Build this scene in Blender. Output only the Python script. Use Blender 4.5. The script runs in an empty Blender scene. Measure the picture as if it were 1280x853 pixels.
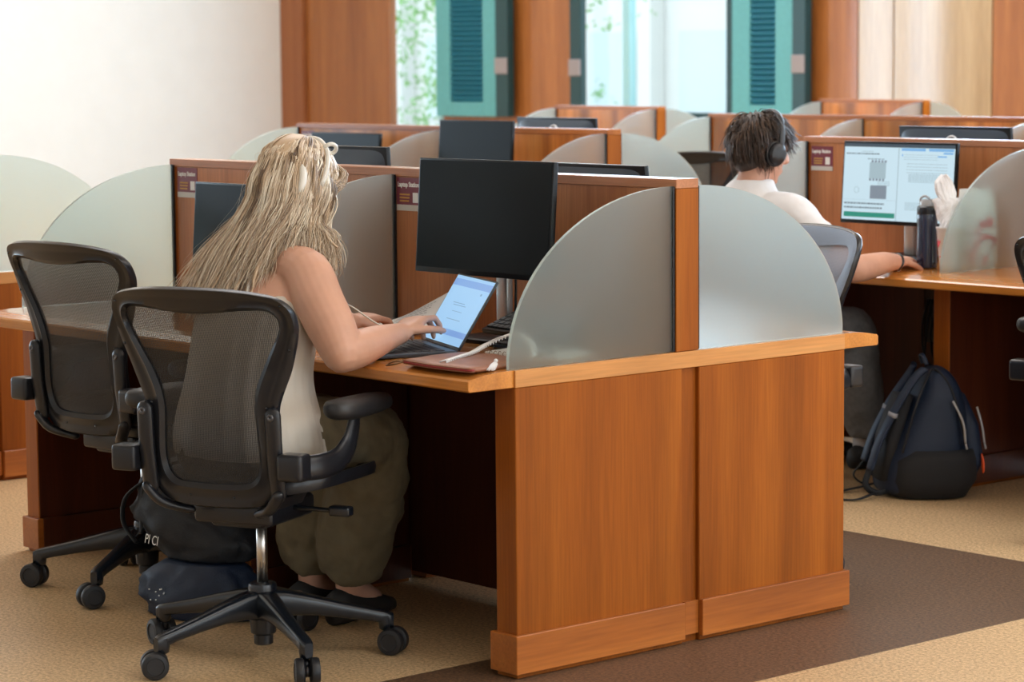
import bpy, bmesh, math, random
from mathutils import Vector, Matrix, noise
random.seed(7)
SC = bpy.context.scene
COL = SC.collection
R = math.radians
V = Vector

# ---------------------------------------------------------------- objects
def tag(o, label=None, cat=None, group=None, kind=None):
    if label: o['label'] = label
    if cat: o['category'] = cat
    if group: o['group'] = group
    if kind: o['kind'] = kind
    return o

def thing(name, loc, rz=0.0, label=None, cat=None, group=None, kind=None):
    o = bpy.data.objects.new(name, None)
    o.empty_display_size = 0.1
    COL.objects.link(o)
    o.location = loc
    o.rotation_euler = (0, 0, rz)
    return tag(o, label, cat, group, kind)

def obj(name, bm, mat, parent=None, smooth=False, loc=None, rot=None, angle=None):
    me = bpy.data.meshes.new(name)
    bmesh.ops.recalc_face_normals(bm, faces=bm.faces)
    bm.to_mesh(me); bm.free()
    me.materials.append(mat)
    if smooth:
        for p in me.polygons: p.use_smooth = True
    o = bpy.data.objects.new(name, me)
    COL.objects.link(o)
    if parent: o.parent = parent
    if loc: o.location = loc
    if rot: o.rotation_euler = rot
    if smooth and angle:
        try: me.set_sharp_from_angle(angle=R(angle))
        except Exception: pass
    return o

def copy_tree(o, parent=None):
    c = o.copy(); COL.objects.link(c); c.parent = parent
    for ch in [k for k in bpy.data.objects if k.parent == o]:
        copy_tree(ch, c)
    return c

# ---------------------------------------------------------------- shapes
def B(): return bmesh.new()

def box(bm, x0, x1, y0, y1, z0, z1, bev=0.0, seg=2):
    t = bmesh.new()
    bmesh.ops.create_cube(t, size=1.0)
    for v in t.verts:
        v.co = V(((x0+x1)/2+v.co.x*(x1-x0), (y0+y1)/2+v.co.y*(y1-y0), (z0+z1)/2+v.co.z*(z1-z0)))
    if bev > 0:
        bmesh.ops.bevel(t, geom=list(t.edges), offset=bev, segments=seg, profile=0.6, affect='EDGES')
    merge(bm, t)
    return bm

def merge(bm, t, M=None):
    if M is not None: bmesh.ops.transform(t, matrix=M, verts=t.verts)
    m = {}
    for v in t.verts: m[v] = bm.verts.new(v.co)
    for f in t.faces:
        try: bm.faces.new([m[v] for v in f.verts])
        except ValueError: pass
    t.free()

def prism(bm, pts, t0, t1, axis='x', bev=0.0, seg=2):
    """polygon pts (a,b) extruded from t0 to t1 along axis; a,b are the two other axes in xyz order"""
    t = bmesh.new()
    def mk(a, b, c):
        return {'x': (c, a, b), 'y': (a, c, b), 'z': (a, b, c)}[axis]
    lo = [t.verts.new(mk(a, b, t0)) for a, b in pts]
    hi = [t.verts.new(mk(a, b, t1)) for a, b in pts]
    n = len(pts)
    f0 = t.faces.new(lo); f1 = t.faces.new(list(reversed(hi)))
    for i in range(n):
        t.faces.new([lo[i], hi[i], hi[(i+1) % n], lo[(i+1) % n]])
    if bev > 0:
        es = [e for e in t.edges if (e in f0.edges or e in f1.edges)]
        bmesh.ops.bevel(t, geom=es, offset=bev, segments=seg, profile=0.6, affect='EDGES')
    merge(bm, t)
    return bm

def loft(bm, secs, n=16, caps=True, closed=False):
    """secs: list of (center, a, b[, power]) with vectors a and b spanning the section"""
    rings = []
    for s in secs:
        c, a, b = V(s[0]), V(s[1]), V(s[2])
        pw = s[3] if len(s) > 3 else 1.0
        ring = []
        for k in range(n):
            t = 2*math.pi*k/n
            cx, sx = math.cos(t), math.sin(t)
            cx = math.copysign(abs(cx)**pw, cx); sx = math.copysign(abs(sx)**pw, sx)
            ring.append(bm.verts.new(c + a*cx + b*sx))
        rings.append(ring)
    m = len(rings)
    for i in range(m if closed else m-1):
        r0, r1 = rings[i], rings[(i+1) % m]
        for k in range(n):
            bm.faces.new([r0[k], r0[(k+1) % n], r1[(k+1) % n], r1[k]])
    if caps and not closed:
        bm.faces.new(list(reversed(rings[0]))); bm.faces.new(rings[-1])
    return bm

def tube(bm, pts, rad, n=10, flat=1.0, up=None, round_ends=False, closed=False):
    """sweep a circle (flattened by flat along its second axis) along pts"""
    P = [V(p) for p in pts]
    m = len(P)
    rr = list(rad) if isinstance(rad, (list, tuple)) else [rad]*m
    T = []
    for i in range(m):
        if closed: d = P[(i+1) % m]-P[i-1]
        else: d = P[min(i+1, m-1)]-P[max(i-1, 0)]
        if d.length < 1e-9: d = V((0, 0, 1))
        T.append(d.normalized())
    u = V(up) if up else (V((0, 0, 1)) if abs(T[0].z) < .9 else V((1, 0, 0)))
    u = (u - T[0]*u.dot(T[0])).normalized()
    secs = []
    for i in range(m):
        if up:
            w = V(up); w = w - T[i]*w.dot(T[i])
            if w.length > 1e-4: u = w.normalized()
        u = (u - T[i]*u.dot(T[i])).normalized()
        s = T[i].cross(u)
        secs.append([P[i], s*rr[i], u*rr[i]*flat, T[i], rr[i]])
    if round_ends and not closed:
        out = []
        for k in (0.15, .45, .8):
            c = secs[0]; h = math.cos(k*math.pi/2); q = math.sin(k*math.pi/2)
            out.append((c[0]-c[3]*c[4]*h, c[1]*max(q, .02), c[2]*max(q, .02)))
        out += [(s[0], s[1], s[2]) for s in secs]
        for k in (.8, .45, .15):
            c = secs[-1]; h = math.cos(k*math.pi/2); q = math.sin(k*math.pi/2)
            out.append((c[0]+c[3]*c[4]*h, c[1]*max(q, .02), c[2]*max(q, .02)))
        return loft(bm, out, n)
    return loft(bm, [(s[0], s[1], s[2]) for s in secs], n, closed=closed)

def lathe(bm, prof, c=(0, 0, 0), n=24, axis='z'):
    """prof: (r, h) list"""
    c = V(c); secs = []
    ax = {'z': (V((1, 0, 0)), V((0, 1, 0)), V((0, 0, 1))), 'x': (V((0, 1, 0)), V((0, 0, 1)), V((1, 0, 0))), 'y': (V((0, 0, 1)), V((1, 0, 0)), V((0, 1, 0)))}[axis]
    for r, h in prof:
        secs.append((c+ax[2]*h, ax[0]*max(r, 1e-4), ax[1]*max(r, 1e-4)))
    return loft(bm, secs, n)

def ball(bm, c, rx, ry=None, rz=None, M=None, n=16):
    ry = ry or rx; rz = rz or rx
    t = bmesh.new()
    bmesh.ops.create_uvsphere(t, u_segments=n, v_segments=max(6, n//2+2), radius=1.0)
    S = Matrix.Diagonal((rx, ry, rz, 1))
    merge(bm, t, Matrix.Translation(V(c)) @ ((M.to_4x4() if M else Matrix.Identity(4)) @ S))
    return bm

def spline(pts, n=8):
    """Catmull-Rom through pts"""
    P = [V(p) for p in pts]; out = []
    for i in range(len(P)-1):
        p0 = P[max(i-1, 0)]; p1 = P[i]; p2 = P[i+1]; p3 = P[min(i+2, len(P)-1)]
        for k in range(n):
            t = k/n
            out.append(0.5*((2*p1)+(-p0+p2)*t+(2*p0-5*p1+4*p2-p3)*t*t+(-p0+3*p1-3*p2+p3)*t**3))
    out.append(P[-1]); return out

def lerp_tab(tab, t):
    for (a, x), (b, y) in zip(tab, tab[1:]):
        if t <= b: 
            k = (t-a)/(b-a) if b > a else 0
            k = min(max(k, 0), 1)
            k = k*k*(3-2*k) if False else k
            return x+(y-x)*k
    return tab[-1][1]

def remeshed(o, voxel, smooth=4, fac=.5):
    m = o.modifiers.new('remesh', 'REMESH'); m.mode = 'VOXEL'; m.voxel_size = voxel; m.use_smooth_shade = True
    s = o.modifiers.new('smooth', 'SMOOTH'); s.iterations = smooth; s.factor = fac
    return o

# ---------------------------------------------------------------- materials
def newmat(name):
    m = bpy.data.materials.new(name); m.use_nodes = True
    nt = m.node_tree; nt.nodes.clear()
    out = nt.nodes.new('ShaderNodeOutputMaterial')
    return m, nt, out

def srgb(r, g, b):
    f = lambda c: (c/255/12.92) if c/255 <= .04045 else ((c/255+.055)/1.055)**2.4
    return (f(r), f(g), f(b), 1)

def plain(name, col, rough=.5, metal=0, spec=.5, coat=0, noise_amt=0.0, nscale=30, bump=0, bscale=200, sheen=0, alpha=1, emit=None, estr=0, sss=0):
    m, nt, out = newmat(name)
    b = nt.nodes.new('ShaderNodeBsdfPrincipled')
    b.inputs['Base Color'].default_value = col
    b.inputs['Roughness'].default_value = rough
    b.inputs['Metallic'].default_value = metal
    b.inputs['Specular IOR Level'].default_value = spec
    b.inputs['Coat Weight'].default_value = coat
    b.inputs['Coat Roughness'].default_value = .15
    b.inputs['Sheen Weight'].default_value = sheen
    if sss:
        b.inputs['Subsurface Weight'].default_value = sss
        b.inputs['Subsurface Radius'].default_value = (.012, .005, .003)
        b.inputs['Subsurface Scale'].default_value = .6
    if emit:
        b.inputs['Emission Color'].default_value = emit; b.inputs['Emission Strength'].default_value = estr
    tc = nt.nodes.new('ShaderNodeTexCoord')
    if noise_amt:
        nz = nt.nodes.new('ShaderNodeTexNoise'); nz.inputs['Scale'].default_value = nscale; nz.inputs['Detail'].default_value = 3
        nt.links.new(tc.outputs['Object'], nz.inputs['Vector'])
        mr = nt.nodes.new('ShaderNodeMapRange'); mr.inputs['From Min'].default_value = .3; mr.inputs['From Max'].default_value = .7
        mr.inputs['To Min'].default_value = 1-noise_amt; mr.inputs['To Max'].default_value = 1+noise_amt
        nt.links.new(nz.outputs['Fac'], mr.inputs['Value'])
        mx = nt.nodes.new('ShaderNodeVectorMath'); mx.operation = 'SCALE'
        mx.inputs[0].default_value = col[:3]
        nt.links.new(mr.outputs['Result'], mx.inputs['Scale'])
        nt.links.new(mx.outputs['Vector'], b.inputs['Base Color'])
    if bump:
        nb = nt.nodes.new('ShaderNodeTexNoise'); nb.inputs['Scale'].default_value = bscale; nb.inputs['Detail'].default_value = 4
        nt.links.new(tc.outputs['Object'], nb.inputs['Vector'])
        bp = nt.nodes.new('ShaderNodeBump'); bp.inputs['Strength'].default_value = bump; bp.inputs['Distance'].default_value = .004
        nt.links.new(nb.outputs['Fac'], bp.inputs['Height']); nt.links.new(bp.outputs['Normal'], b.inputs['Normal'])
    nt.links.new(b.outputs['BSDF'], out.inputs['Surface'])
    return m

def wood(name, dark, mid, light, grain='z', rough=.38, coat=.25, coat_rough=.2, plank=1.0, plank_amt=.25, seed=0.0, spec=.3):
    m, nt, out = newmat(name)
    N = nt.nodes.new; L = nt.links.new
    tc = N('ShaderNodeTexCoord')
    def mapped(across, along):
        mp = N('ShaderNodeMapping')
        s = {'x': (along, across, across), 'y': (across, along, across), 'z': (across, across, along)}[grain]
        mp.inputs['Scale'].default_value = s; mp.inputs['Location'].default_value = (seed, seed*1.7, seed*.3)
        L(tc.outputs['Object'], mp.inputs['Vector']); return mp
    a = N('ShaderNodeTexNoise'); a.inputs['Scale'].default_value = 1; a.inputs['Detail'].default_value = 5; a.inputs['Roughness'].default_value = .6; a.inputs['Distortion'].default_value = .6
    L(mapped(9, .5).outputs['Vector'], a.inputs['Vector'])
    rp = N('ShaderNodeValToRGB'); e = rp.color_ramp.elements
    e[0].position = .28; e[0].color = dark; e[1].position = .72; e[1].color = light
    k = e.new(.5); k.color = mid
    L(a.outputs['Fac'], rp.inputs['Fac'])
    f = N('ShaderNodeTexNoise'); f.inputs['Scale'].default_value = 1; f.inputs['Detail'].default_value = 3
    L(mapped(160, 6).outputs['Vector'], f.inputs['Vector'])
    w = N('ShaderNodeTexNoise'); w.inputs['Scale'].default_value = 1; w.inputs['Detail'].default_value = 1
    L(mapped(4.5*plank, .12).outputs['Vector'], w.inputs['Vector'])
    def rng(src, amt):
        r = N('ShaderNodeMapRange'); r.inputs['From Min'].default_value = .32; r.inputs['From Max'].default_value = .68
        r.inputs['To Min'].default_value = 1-amt; r.inputs['To Max'].default_value = 1+amt
        L(src.outputs['Fac'], r.inputs['Value']); return r
    r1, r2 = rng(f, .10), rng(w, plank_amt)
    mu = N('ShaderNodeMath'); mu.operation = 'MULTIPLY'; L(r1.outputs['Result'], mu.inputs[0]); L(r2.outputs['Result'], mu.inputs[1])
    sc = N('ShaderNodeVectorMath'); sc.operation = 'SCALE'; L(rp.outputs['Color'], sc.inputs[0]); L(mu.outputs['Value'], sc.inputs['Scale'])
    b = N('ShaderNodeBsdfPrincipled'); b.inputs['Roughness'].default_value = rough
    b.inputs['Coat Weight'].default_value = coat; b.inputs['Coat Roughness'].default_value = coat_rough; b.inputs['Specular IOR Level'].default_value = spec
    L(sc.outputs['Vector'], b.inputs['Base Color']); L(b.outputs['BSDF'], out.inputs['Surface'])
    return m

def frosted(name):
    m, nt, out = newmat(name); N = nt.nodes.new; L = nt.links.new
    g = N('ShaderNodeBsdfGlass'); g.inputs['Color'].default_value = (.90, .965, .95, 1); g.inputs['Roughness'].default_value = .31; g.inputs['IOR'].default_value = 1.45
    t = N('ShaderNodeBsdfTranslucent'); t.inputs['Color'].default_value = (.78, .86, .88, 1)
    d = N('ShaderNodeBsdfDiffuse'); d.inputs['Color'].default_value = (.50, .57, .59, 1)
    m1 = N('ShaderNodeMixShader'); m1.inputs['Fac'].default_value = .15; L(t.outputs[0], m1.inputs[1]); L(d.outputs[0], m1.inputs[2])
    m2 = N('ShaderNodeMixShader'); m2.inputs['Fac'].default_value = .17; L(g.outputs[0], m2.inputs[1]); L(m1.outputs[0], m2.inputs[2])
    L(m2.outputs[0], out.inputs['Surface']); return m

def mesh_fabric(name, col, open_amt):
    """woven suspension fabric: fine threads with real openings between them"""
    m, nt, out = newmat(name); N = nt.nodes.new; L = nt.links.new
    b = N('ShaderNodeBsdfPrincipled'); b.inputs['Base Color'].default_value = col; b.inputs['Roughness'].default_value = .45
    tr = N('ShaderNodeBsdfTransparent')
    tc = N('ShaderNodeTexCoord'); sp = N('ShaderNodeSeparateXYZ'); L(tc.outputs['Object'], sp.inputs[0])
    def wave(o, f):
        mm = N('ShaderNodeMath'); mm.operation = 'MULTIPLY'; mm.inputs[1].default_value = f; L(sp.outputs[o], mm.inputs[0])
        s = N('ShaderNodeMath'); s.operation = 'SINE'; L(mm.outputs[0], s.inputs[0]); return s
    w1, w2 = wave('X', 2*math.pi/.0045), wave('Z', 2*math.pi/.003)
    ad = N('ShaderNodeMath'); ad.operation = 'ADD'; L(w1.outputs[0], ad.inputs[0]); L(w2.outputs[0], ad.inputs[1])
    mr = N('ShaderNodeMapRange'); mr.inputs['From Min'].default_value = -1.2; mr.inputs['From Max'].default_value = 1.2
    mr.inputs['To Min'].default_value = max(0, open_amt-.22); mr.inputs['To Max'].default_value = min(1, open_amt+.22)
    L(ad.outputs[0], mr.inputs['Value'])
    mx = N('ShaderNodeMixShader'); L(mr.outputs[0], mx.inputs['Fac']); L(b.outputs[0], mx.inputs[1]); L(tr.outputs[0], mx.inputs[2])
    L(mx.outputs[0], out.inputs['Surface']); return m

def pane_glass(name, tint=(.95, .98, .98, 1)):
    m, nt, out = newmat(name); N = nt.nodes.new; L = nt.links.new
    t = N('ShaderNodeBsdfTransparent'); t.inputs['Color'].default_value = tint
    g = N('ShaderNodeBsdfGlossy'); g.inputs['Roughness'].default_value = .02
    mx = N('ShaderNodeMixShader'); mx.inputs['Fac'].default_value = .06; L(t.outputs[0], mx.inputs[1]); L(g.outputs[0], mx.inputs[2])
    L(mx.outputs[0], out.inputs['Surface']); return m

WD = ((.22, .056, .006, 1), (.29, .078, .008, 1), (.36, .105, .012, 1))
M = {}
M['panel'] = wood('cherry_panel', WD[0], WD[1], WD[2], 'z', plank_amt=.16, coat=.06, spec=.15)
M['panel_h'] = wood('cherry_rail', (.27, .072, .011, 1), (.42, .13, .02, 1), (.52, .18, .033, 1), 'x', plank_amt=.12, seed=3)
M['panel_y'] = wood('cherry_plinth', (.25, .065, .010, 1), (.38, .11, .017, 1), (.47, .15, .026, 1), 'y', plank_amt=.12, seed=5)
M['band'] = wood('honey_edge_band', (.40, .17, .045, 1), (.56, .25, .075, 1), (.66, .33, .11, 1), 'y', plank_amt=.1, rough=.4)
M['band_x'] = wood('honey_edge_band_long', (.42, .15, .030, 1), (.58, .22, .045, 1), (.66, .29, .07, 1), 'x', plank_amt=.1, rough=.3)
M['desk'] = wood('honey_desktop', (.42, .15, .025, 1), (.58, .22, .04, 1), (.66, .28, .06, 1), 'x', rough=.22, coat=.6, coat_rough=.08, plank_amt=.08, seed=9)
M['part'] = wood('cherry_partition', (.30, .10, .035, 1), (.44, .165, .06, 1), (.52, .215, .085, 1), 'z', rough=.35, coat=.3, plank_amt=.12, seed=12)
M['part_far'] = wood('striped_partition', (.27, .08, .013, 1), (.46, .16, .028, 1), (.60, .25, .06, 1), 'z', rough=.35, coat=.3, plank=1.6, plank_amt=.4, seed=21)
M['under'] = wood('underside_shade_wood', (.055, .012, .005, 1), (.085, .020, .008, 1), (.11, .028, .010, 1), 'z', plank_amt=.1, seed=2)  # wood darkened so the shade under the desks sits in the colour
M['wallwood'] = wood('wall_veneer', (.26, .078, .015, 1), (.34, .112, .025, 1), (.41, .145, .034, 1), 'z', rough=.5, coat=.5, coat_rough=.07, plank=.5, plank_amt=.12, seed=31)
M['walltrim'] = wood('wall_edge_veneer', (.29, .095, .034, 1), (.34, .12, .045, 1), (.38, .14, .052, 1), 'z', rough=.45, coat=.1, plank_amt=.05, seed=33)
M['glarewood'] = wood('wall_veneer_glare', (.40, .25, .12, 1), (.47, .31, .16, 1), (.52, .36, .20, 1), 'z', rough=.5, coat=.5, coat_rough=.07, plank=.5, plank_amt=.08, seed=35)  # wall veneer made paler: window glare is put into the colour
M['glass'] = frosted('frosted_glass')
M['black'] = plain('black_plastic', (.008, .011, .016, 1), .27, spec=.6)
M['black2'] = plain('graphite_plastic', (.012, .013, .017, 1), .30, spec=.48, bump=.06, bscale=600)
M['rubber'] = plain('caster_rubber', (.012, .012, .014, 1), .5)
M['chrome'] = plain('brushed_steel', (.62, .60, .57, 1), .28, metal=1)
M['silver'] = plain('silver_plastic', (.55, .56, .58, 1), .3, metal=.7)
M['screen'] = plain('monitor_screen_off', (.0035, .0065, .008, 1), .30, spec=.14, coat=.0)
M['bezel'] = plain('monitor_bezel', (.006, .007, .009, 1), .35, spec=.25)
M['monback'] = plain('monitor_back_shell', (.03, .05, .08, 1), .30, spec=.6)  # blue of the window reflection is put into the shell colour
M['white'] = plain('white_wall_paint', (.84, .835, .82, 1), .75, noise_amt=.015, nscale=4)
M['teal'] = plain('teal_shutter_paint', (.11, .37, .39, 1), .4, spec=.4, noise_amt=.05)
M['teal2'] = plain('teal_louver_paint', (.03, .21, .31, 1), .4)
M['tealdark'] = plain('dark_teal_frame', (.006, .042, .046, 1), .4)
M['tealpale'] = plain('pale_teal_frame', (.35, .62, .66, 1), .4)
M['clip'] = plain('dusty_pink_clip', (.30, .25, .25, 1), .5)
M['ceil'] = plain('ceiling_paint', (.78, .77, .74, 1), .8)
M['sign'] = plain('maroon_sign_card', (.19, .022, .045, 1), .35, coat=.3)
M['signpale'] = plain('pale_sign_strip', (.60, .56, .52, 1), .4)
M['ink_white'] = plain('white_print', (.85, .84, .82, 1), .5)
M['ink_gold'] = plain('gold_print', (.55, .28, .05, 1), .5)
M['pane'] = pane_glass('window_pane_glass')

def cork():
    m, nt, out = newmat('cork_floor'); N = nt.nodes.new; L = nt.links.new
    tc = N('ShaderNodeTexCoord'); sp = N('ShaderNodeSeparateXYZ'); L(tc.outputs['Object'], sp.inputs[0])
    def cmp(o, v, op):
        c = N('ShaderNodeMath'); c.operation = op; c.inputs[1].default_value = v; L(sp.outputs[o], c.inputs[0]); return c
    def mul(a, b):
        c = N('ShaderNodeMath'); c.operation = 'MULTIPLY'; L(a.outputs[0], c.inputs[0]); L(b.outputs[0], c.inputs[1]); return c
    mask = mul(mul(cmp('X', -.205, 'GREATER_THAN'), cmp('X', .40, 'LESS_THAN')), cmp('Y', 2.03, 'LESS_THAN'))
    s2 = mul(cmp('Y', 2.03, 'LESS_THAN'), mul(cmp('Y', 1.42, 'GREATER_THAN'), cmp('X', .40, 'LESS_THAN')))
    mx = N('ShaderNodeMath'); mx.operation = 'MAXIMUM'; L(mask.outputs[0], mx.inputs[0]); L(s2.outputs[0], mx.inputs[1])
    n1 = N('ShaderNodeTexNoise'); n1.inputs['Scale'].default_value = 105; n1.inputs['Detail'].default_value = 4; n1.inputs['Roughness'].default_value = .75
    n2 = N('ShaderNodeTexNoise'); n2.inputs['Scale'].default_value = 1.3; n2.inputs['Detail'].default_value = 3
    L(tc.outputs['Object'], n1.inputs['Vector']); L(tc.outputs['Object'], n2.inputs['Vector'])
    def ramp(src, a, b, lo=.3, hi=.7):
        r = N('ShaderNodeValToRGB'); r.color_ramp.elements[0].position = lo; r.color_ramp.elements[0].color = a
        r.color_ramp.elements[1].position = hi; r.color_ramp.elements[1].color = b; L(src.outputs['Fac'], r.inputs['Fac']); return r
    tan = ramp(n1, (.33, .195, .085, 1), (.80, .56, .31, 1), .34, .60); drk = ramp(n1, (.030, .015, .008, 1), (.235, .130, .068, 1), .36, .66)
    mm = N('ShaderNodeMix'); mm.data_type = 'RGBA'; L(mx.outputs[0], mm.inputs[0]); L(tan.outputs[0], mm.inputs[6]); L(drk.outputs[0], mm.inputs[7])
    mr = N('ShaderNodeMapRange'); mr.inputs['To Min'].default_value = .86; mr.inputs['To Max'].default_value = 1.12; L(n2.outputs['Fac'], mr.inputs['Value'])
    sc = N('ShaderNodeVectorMath'); sc.operation = 'SCALE'; L(mm.outputs[2], sc.inputs[0]); L(mr.outputs[0], sc.inputs['Scale'])
    b = N('ShaderNodeBsdfPrincipled'); b.inputs['Roughness'].default_value = .48; b.inputs['Coat Weight'].default_value = .1; b.inputs['Coat Roughness'].default_value = .35
    L(sc.outputs[0], b.inputs['Base Color']); L(b.outputs[0], out.inputs['Surface']); return m
M['cork'] = cork()

# ---------------------------------------------------------------- the room
XL, XR, YF, YB, ZC = -17.374, 10.0, -10.0, 12.0, 4.3
def struct(name, bm, mat, parent=None, **k):
    o = obj(name, bm, mat, parent, **k)
    if not parent: o['kind'] = 'structure'
    return o
b = B(); box(b, XL-.2, XR+.2, YF-.2, YB+.2, -.1, 0); struct('floor', b, M['cork'])
b = B(); box(b, XL-.2, XR+.2, YF-.2, YB+.3, ZC, ZC+.1); struct('ceiling', b, M['ceil'])
b = B(); box(b, XL-.2, XR+.2, YF-.2, YF, 0, ZC); struct('wall_front', b, M['white'])

def wall_with_holes(bm, axis, pos, thick, a0, a1, z1, holes):
    """wall plane perpendicular to axis at pos; holes = (a_lo, a_hi, z_lo, z_hi)"""
    def put(u0, u1, w0, w1):
        if u1-u0 < 1e-4 or w1-w0 < 1e-4: return
        if axis == 'x': box(bm, min(pos, pos+thick), max(pos, pos+thick), u0, u1, w0, w1)
        else: box(bm, u0, u1, min(pos, pos+thick), max(pos, pos+thick), w0, w1)
    cur = a0
    for h in sorted(holes):
        put(cur, h[0], 0, z1); put(h[0], h[1], 0, h[2]); put(h[0], h[1], h[3], z1); cur = h[1]
    put(cur, a1, 0, z1)
b = B(); wall_with_holes(b, 'x', XL, -.2, YF, YB+.2, ZC, [(1.2, 3.1, .4, 3.6), (-6.0, -2.0, .4, 3.6)]); struct('wall_left', b, M['white'])
b = B(); wall_with_holes(b, 'x', XR, .2, YF, YB+.2, ZC, [(-6, -2.5, .5, 3.6), (-.5, 3.0, .5, 3.6), (5, 8.5, .5, 3.6)]); struct('wall_right', b, M['white'])

# back wall: dark backing with veneer panels standing in front of it, window openings between
W1 = (-15.60, -14.80); W2 = (-12.86, -10.90); ZS, ZT = .98, 3.5
b = B(); wall_with_holes(b, 'y', YB+.03, .05, XL, XR, ZC, [(W1[0], W1[1], ZS-.22, ZT), (W2[0], W2[1], ZS, ZT)]); struct('wall_back', b, M['wallwood'])
def veneer(x0, x1, mat, n, dy=0.0):
    b = B(); box(b, x0+.006, x1-.006, YB-dy, YB+.029, 0, ZC-.002, .003, 1); struct('trim_%d' % n, b, mat)
veneer(-17.374, -16.984, M['walltrim'], 1, .05)
veneer(-16.984, W1[0], M['wallwood'], 2)
veneer(-14.79, W2[0]-.02, M['wallwood'], 3)
veneer(W2[1]+.02, -9.50, M['wallwood'], 4)
veneer(-9.50, -9.123, M['glarewood'], 9)
veneer(-9.123, -8.134, M['glarewood'], 5)
veneer(-8.134, -5.9, M['wallwood'], 6)
veneer(-5.9, -2.0, M['wallwood'], 7)
veneer(-2.0, 9.8, M['wallwood'], 8)

def window(n, x0, x1, mull, dz):
    t = thing('window_%d' % n, (0, YB, 0), 0); t['kind'] = 'structure'
    b = B()
    box(b, x1-.07, x1, -.02, .16, ZS, ZT, .006, 1); box(b, x0-.12, x0-.05, .04, .16, ZS+dz, ZT, .006, 1)
    box(b, x0, x1, -.04, .18, ZS-.03+dz, ZS+.03+dz, .006, 1); box(b, x0, x1, -.02, .16, ZT-.05, ZT, .006, 1)
    obj('window_frame', b, M['tealdark'], t)
    b = B()
    for xm in mull: box(b, xm-.045, xm+.045, .03, .12, ZS+.03+dz, ZT-.05, .008, 1)
    box(b, x1-.125, x1-.07, .04, .1, ZS+.03+dz, ZT-.05, .005, 1)
    obj('window_mullion', b, M['tealpale'], t)
    xs = [x0-.05]+[m for m in mull]+[x1-.125]
    for i in range(len(xs)-1):
        b = B(); box(b, xs[i]+(.045 if i else 0), xs[i+1]-(.045 if i+1 < len(xs)-1 else 0), .07, .078, ZS+.03+dz, ZT-.05)
        obj('window_pane', b, M['pane'], t)
window(1, W1[0]-.06, W1[1]+.02, [], -.22)
window(2, W2[0]-.005, W2[1], [-12.26], .0)
def side_window(n, x, y0, y1, z0, z1, s):
    t = thing('window_%d' % n, (x, 0, 0), 0); t['kind'] = 'structure'
    b = B()
    for a, c in ((y0, y0+.06), (y1-.06, y1), ((y0+y1)/2-.03, (y0+y1)/2+.03)): box(b, min(0, s*.12), max(0, s*.12), a, c, z0, z1)
    box(b, min(0, s*.12), max(0, s*.12), y0, y1, z0, z0+.06); box(b, min(0, s*.12), max(0, s*.12), y0, y1, z1-.06, z1)
    obj('window_frame', b, M['tealdark'], t)
side_window(3, XL, 1.2, 3.1, .4, 3.6, -1); side_window(4, XL, -6, -2, .4, 3.6, -1)
side_window(5, XR, -6, -2.5, .5, 3.6, 1); side_window(6, XR, -.5, 3.0, .5, 3.6, 1); side_window(7, XR, 5, 8.5, .5, 3.6, 1)

def shutter(x0, x1, xe, label):
    """louvered leaf standing in front of the wall, its folded second leaf seen edge-on"""
    t = thing('louvered_shutter', ((x0+x1)/2, YB-.10, ZS-.03), 0, label, 'shutter', 'teal louvered window shutters')
    w = (x1-x0)/2; H = 2.5; st = .21
    b = B(); box(b, -w, -w+st, -.025, .025, 0, H, .006, 1); box(b, w-st, w, -.025, .025, 0, H, .006, 1)
    box(b, -w+st, w-st, -.025, .025, 0, .135, .004, 1); box(b, -w+st, w-st, -.025, .025, H-.12, H, .004, 1)
    obj('shutter_frame', b, M['teal'], t)
    b = B(); z = .16
    while z < H-.14:
        q = B(); box(q, -w+st, w-st, -.028, .028, -.005, .005)
        merge(b, q, Matrix.Translation((0, 0, z)) @ Matrix.Rotation(R(-42), 4, 'X')); z += .0465
    obj('louvers', b, M['teal2'], t)
    b = B(); box(b, -w+st-.01, w-st+.01, .03, .034, .12, H-.1); obj('backing_panel', b, M['tealdark'], t)
    b = B(); box(b, w+.004, xe-(x0+x1)/2, -.05, -.01, 0, H, .004, 1); box(b, w+.01, xe-(x0+x1)/2-.01, .0, .04, 0, H, .004, 1)
    obj('folded_leaf', b, M['tealdark'], t)
    b = B(); box(b, w+.006, xe-(x0+x1)/2, -.066, -.0505, .40, .55, .004, 1); obj('hinge_clip', b, M['clip'], t)
shutter(-14.74, -13.84, -13.66, 'teal louvered shutter between the narrow left window and the middle wood pier')
shutter(-10.80, -10.09, -9.94, 'teal louvered shutter at the right side of the wide double window')
b = B(); box(b, -12.86, -12.71, YB-.1, YB-.045, ZS-.03, 3.5, .004, 1)
t = thing('shutter_jamb', (0, 0, 0), 0, 'dark teal folded shutter edge at the left side of the wide window', 'shutter')
obj('folded_leaf', b, M['tealdark'], t)
b = B(); box(b, -12.86, -12.71, YB-.12, YB-.1005, 1.33, 1.48, .004, 1); obj('hinge_clip', b, M['clip'], t)
# ---------------------------------------------------------------- desk banks
DW, DL, HP, HT, TH, OV, GD, GH, PW = 1.157, 1.127, 1.170, .740, .041, .140, .547, 1.1515, .078
MID = DW/2
def glass_bm(x, side):
    pts = []; fy = MID-PW/2
    for k in range(25):
        a = math.pi/2*k/24
        pts.append((fy-GD*math.cos(a), HT+.001+(GH-HT)*math.sin(a)))
    pts.append((fy-.0, HT+.001))
    if side > 0: pts = [(DW-y, z) for y, z in pts]
    b = B(); prism(b, pts, x-.005, x+.005, 'x', bev=.0012, seg=1); return b

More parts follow.
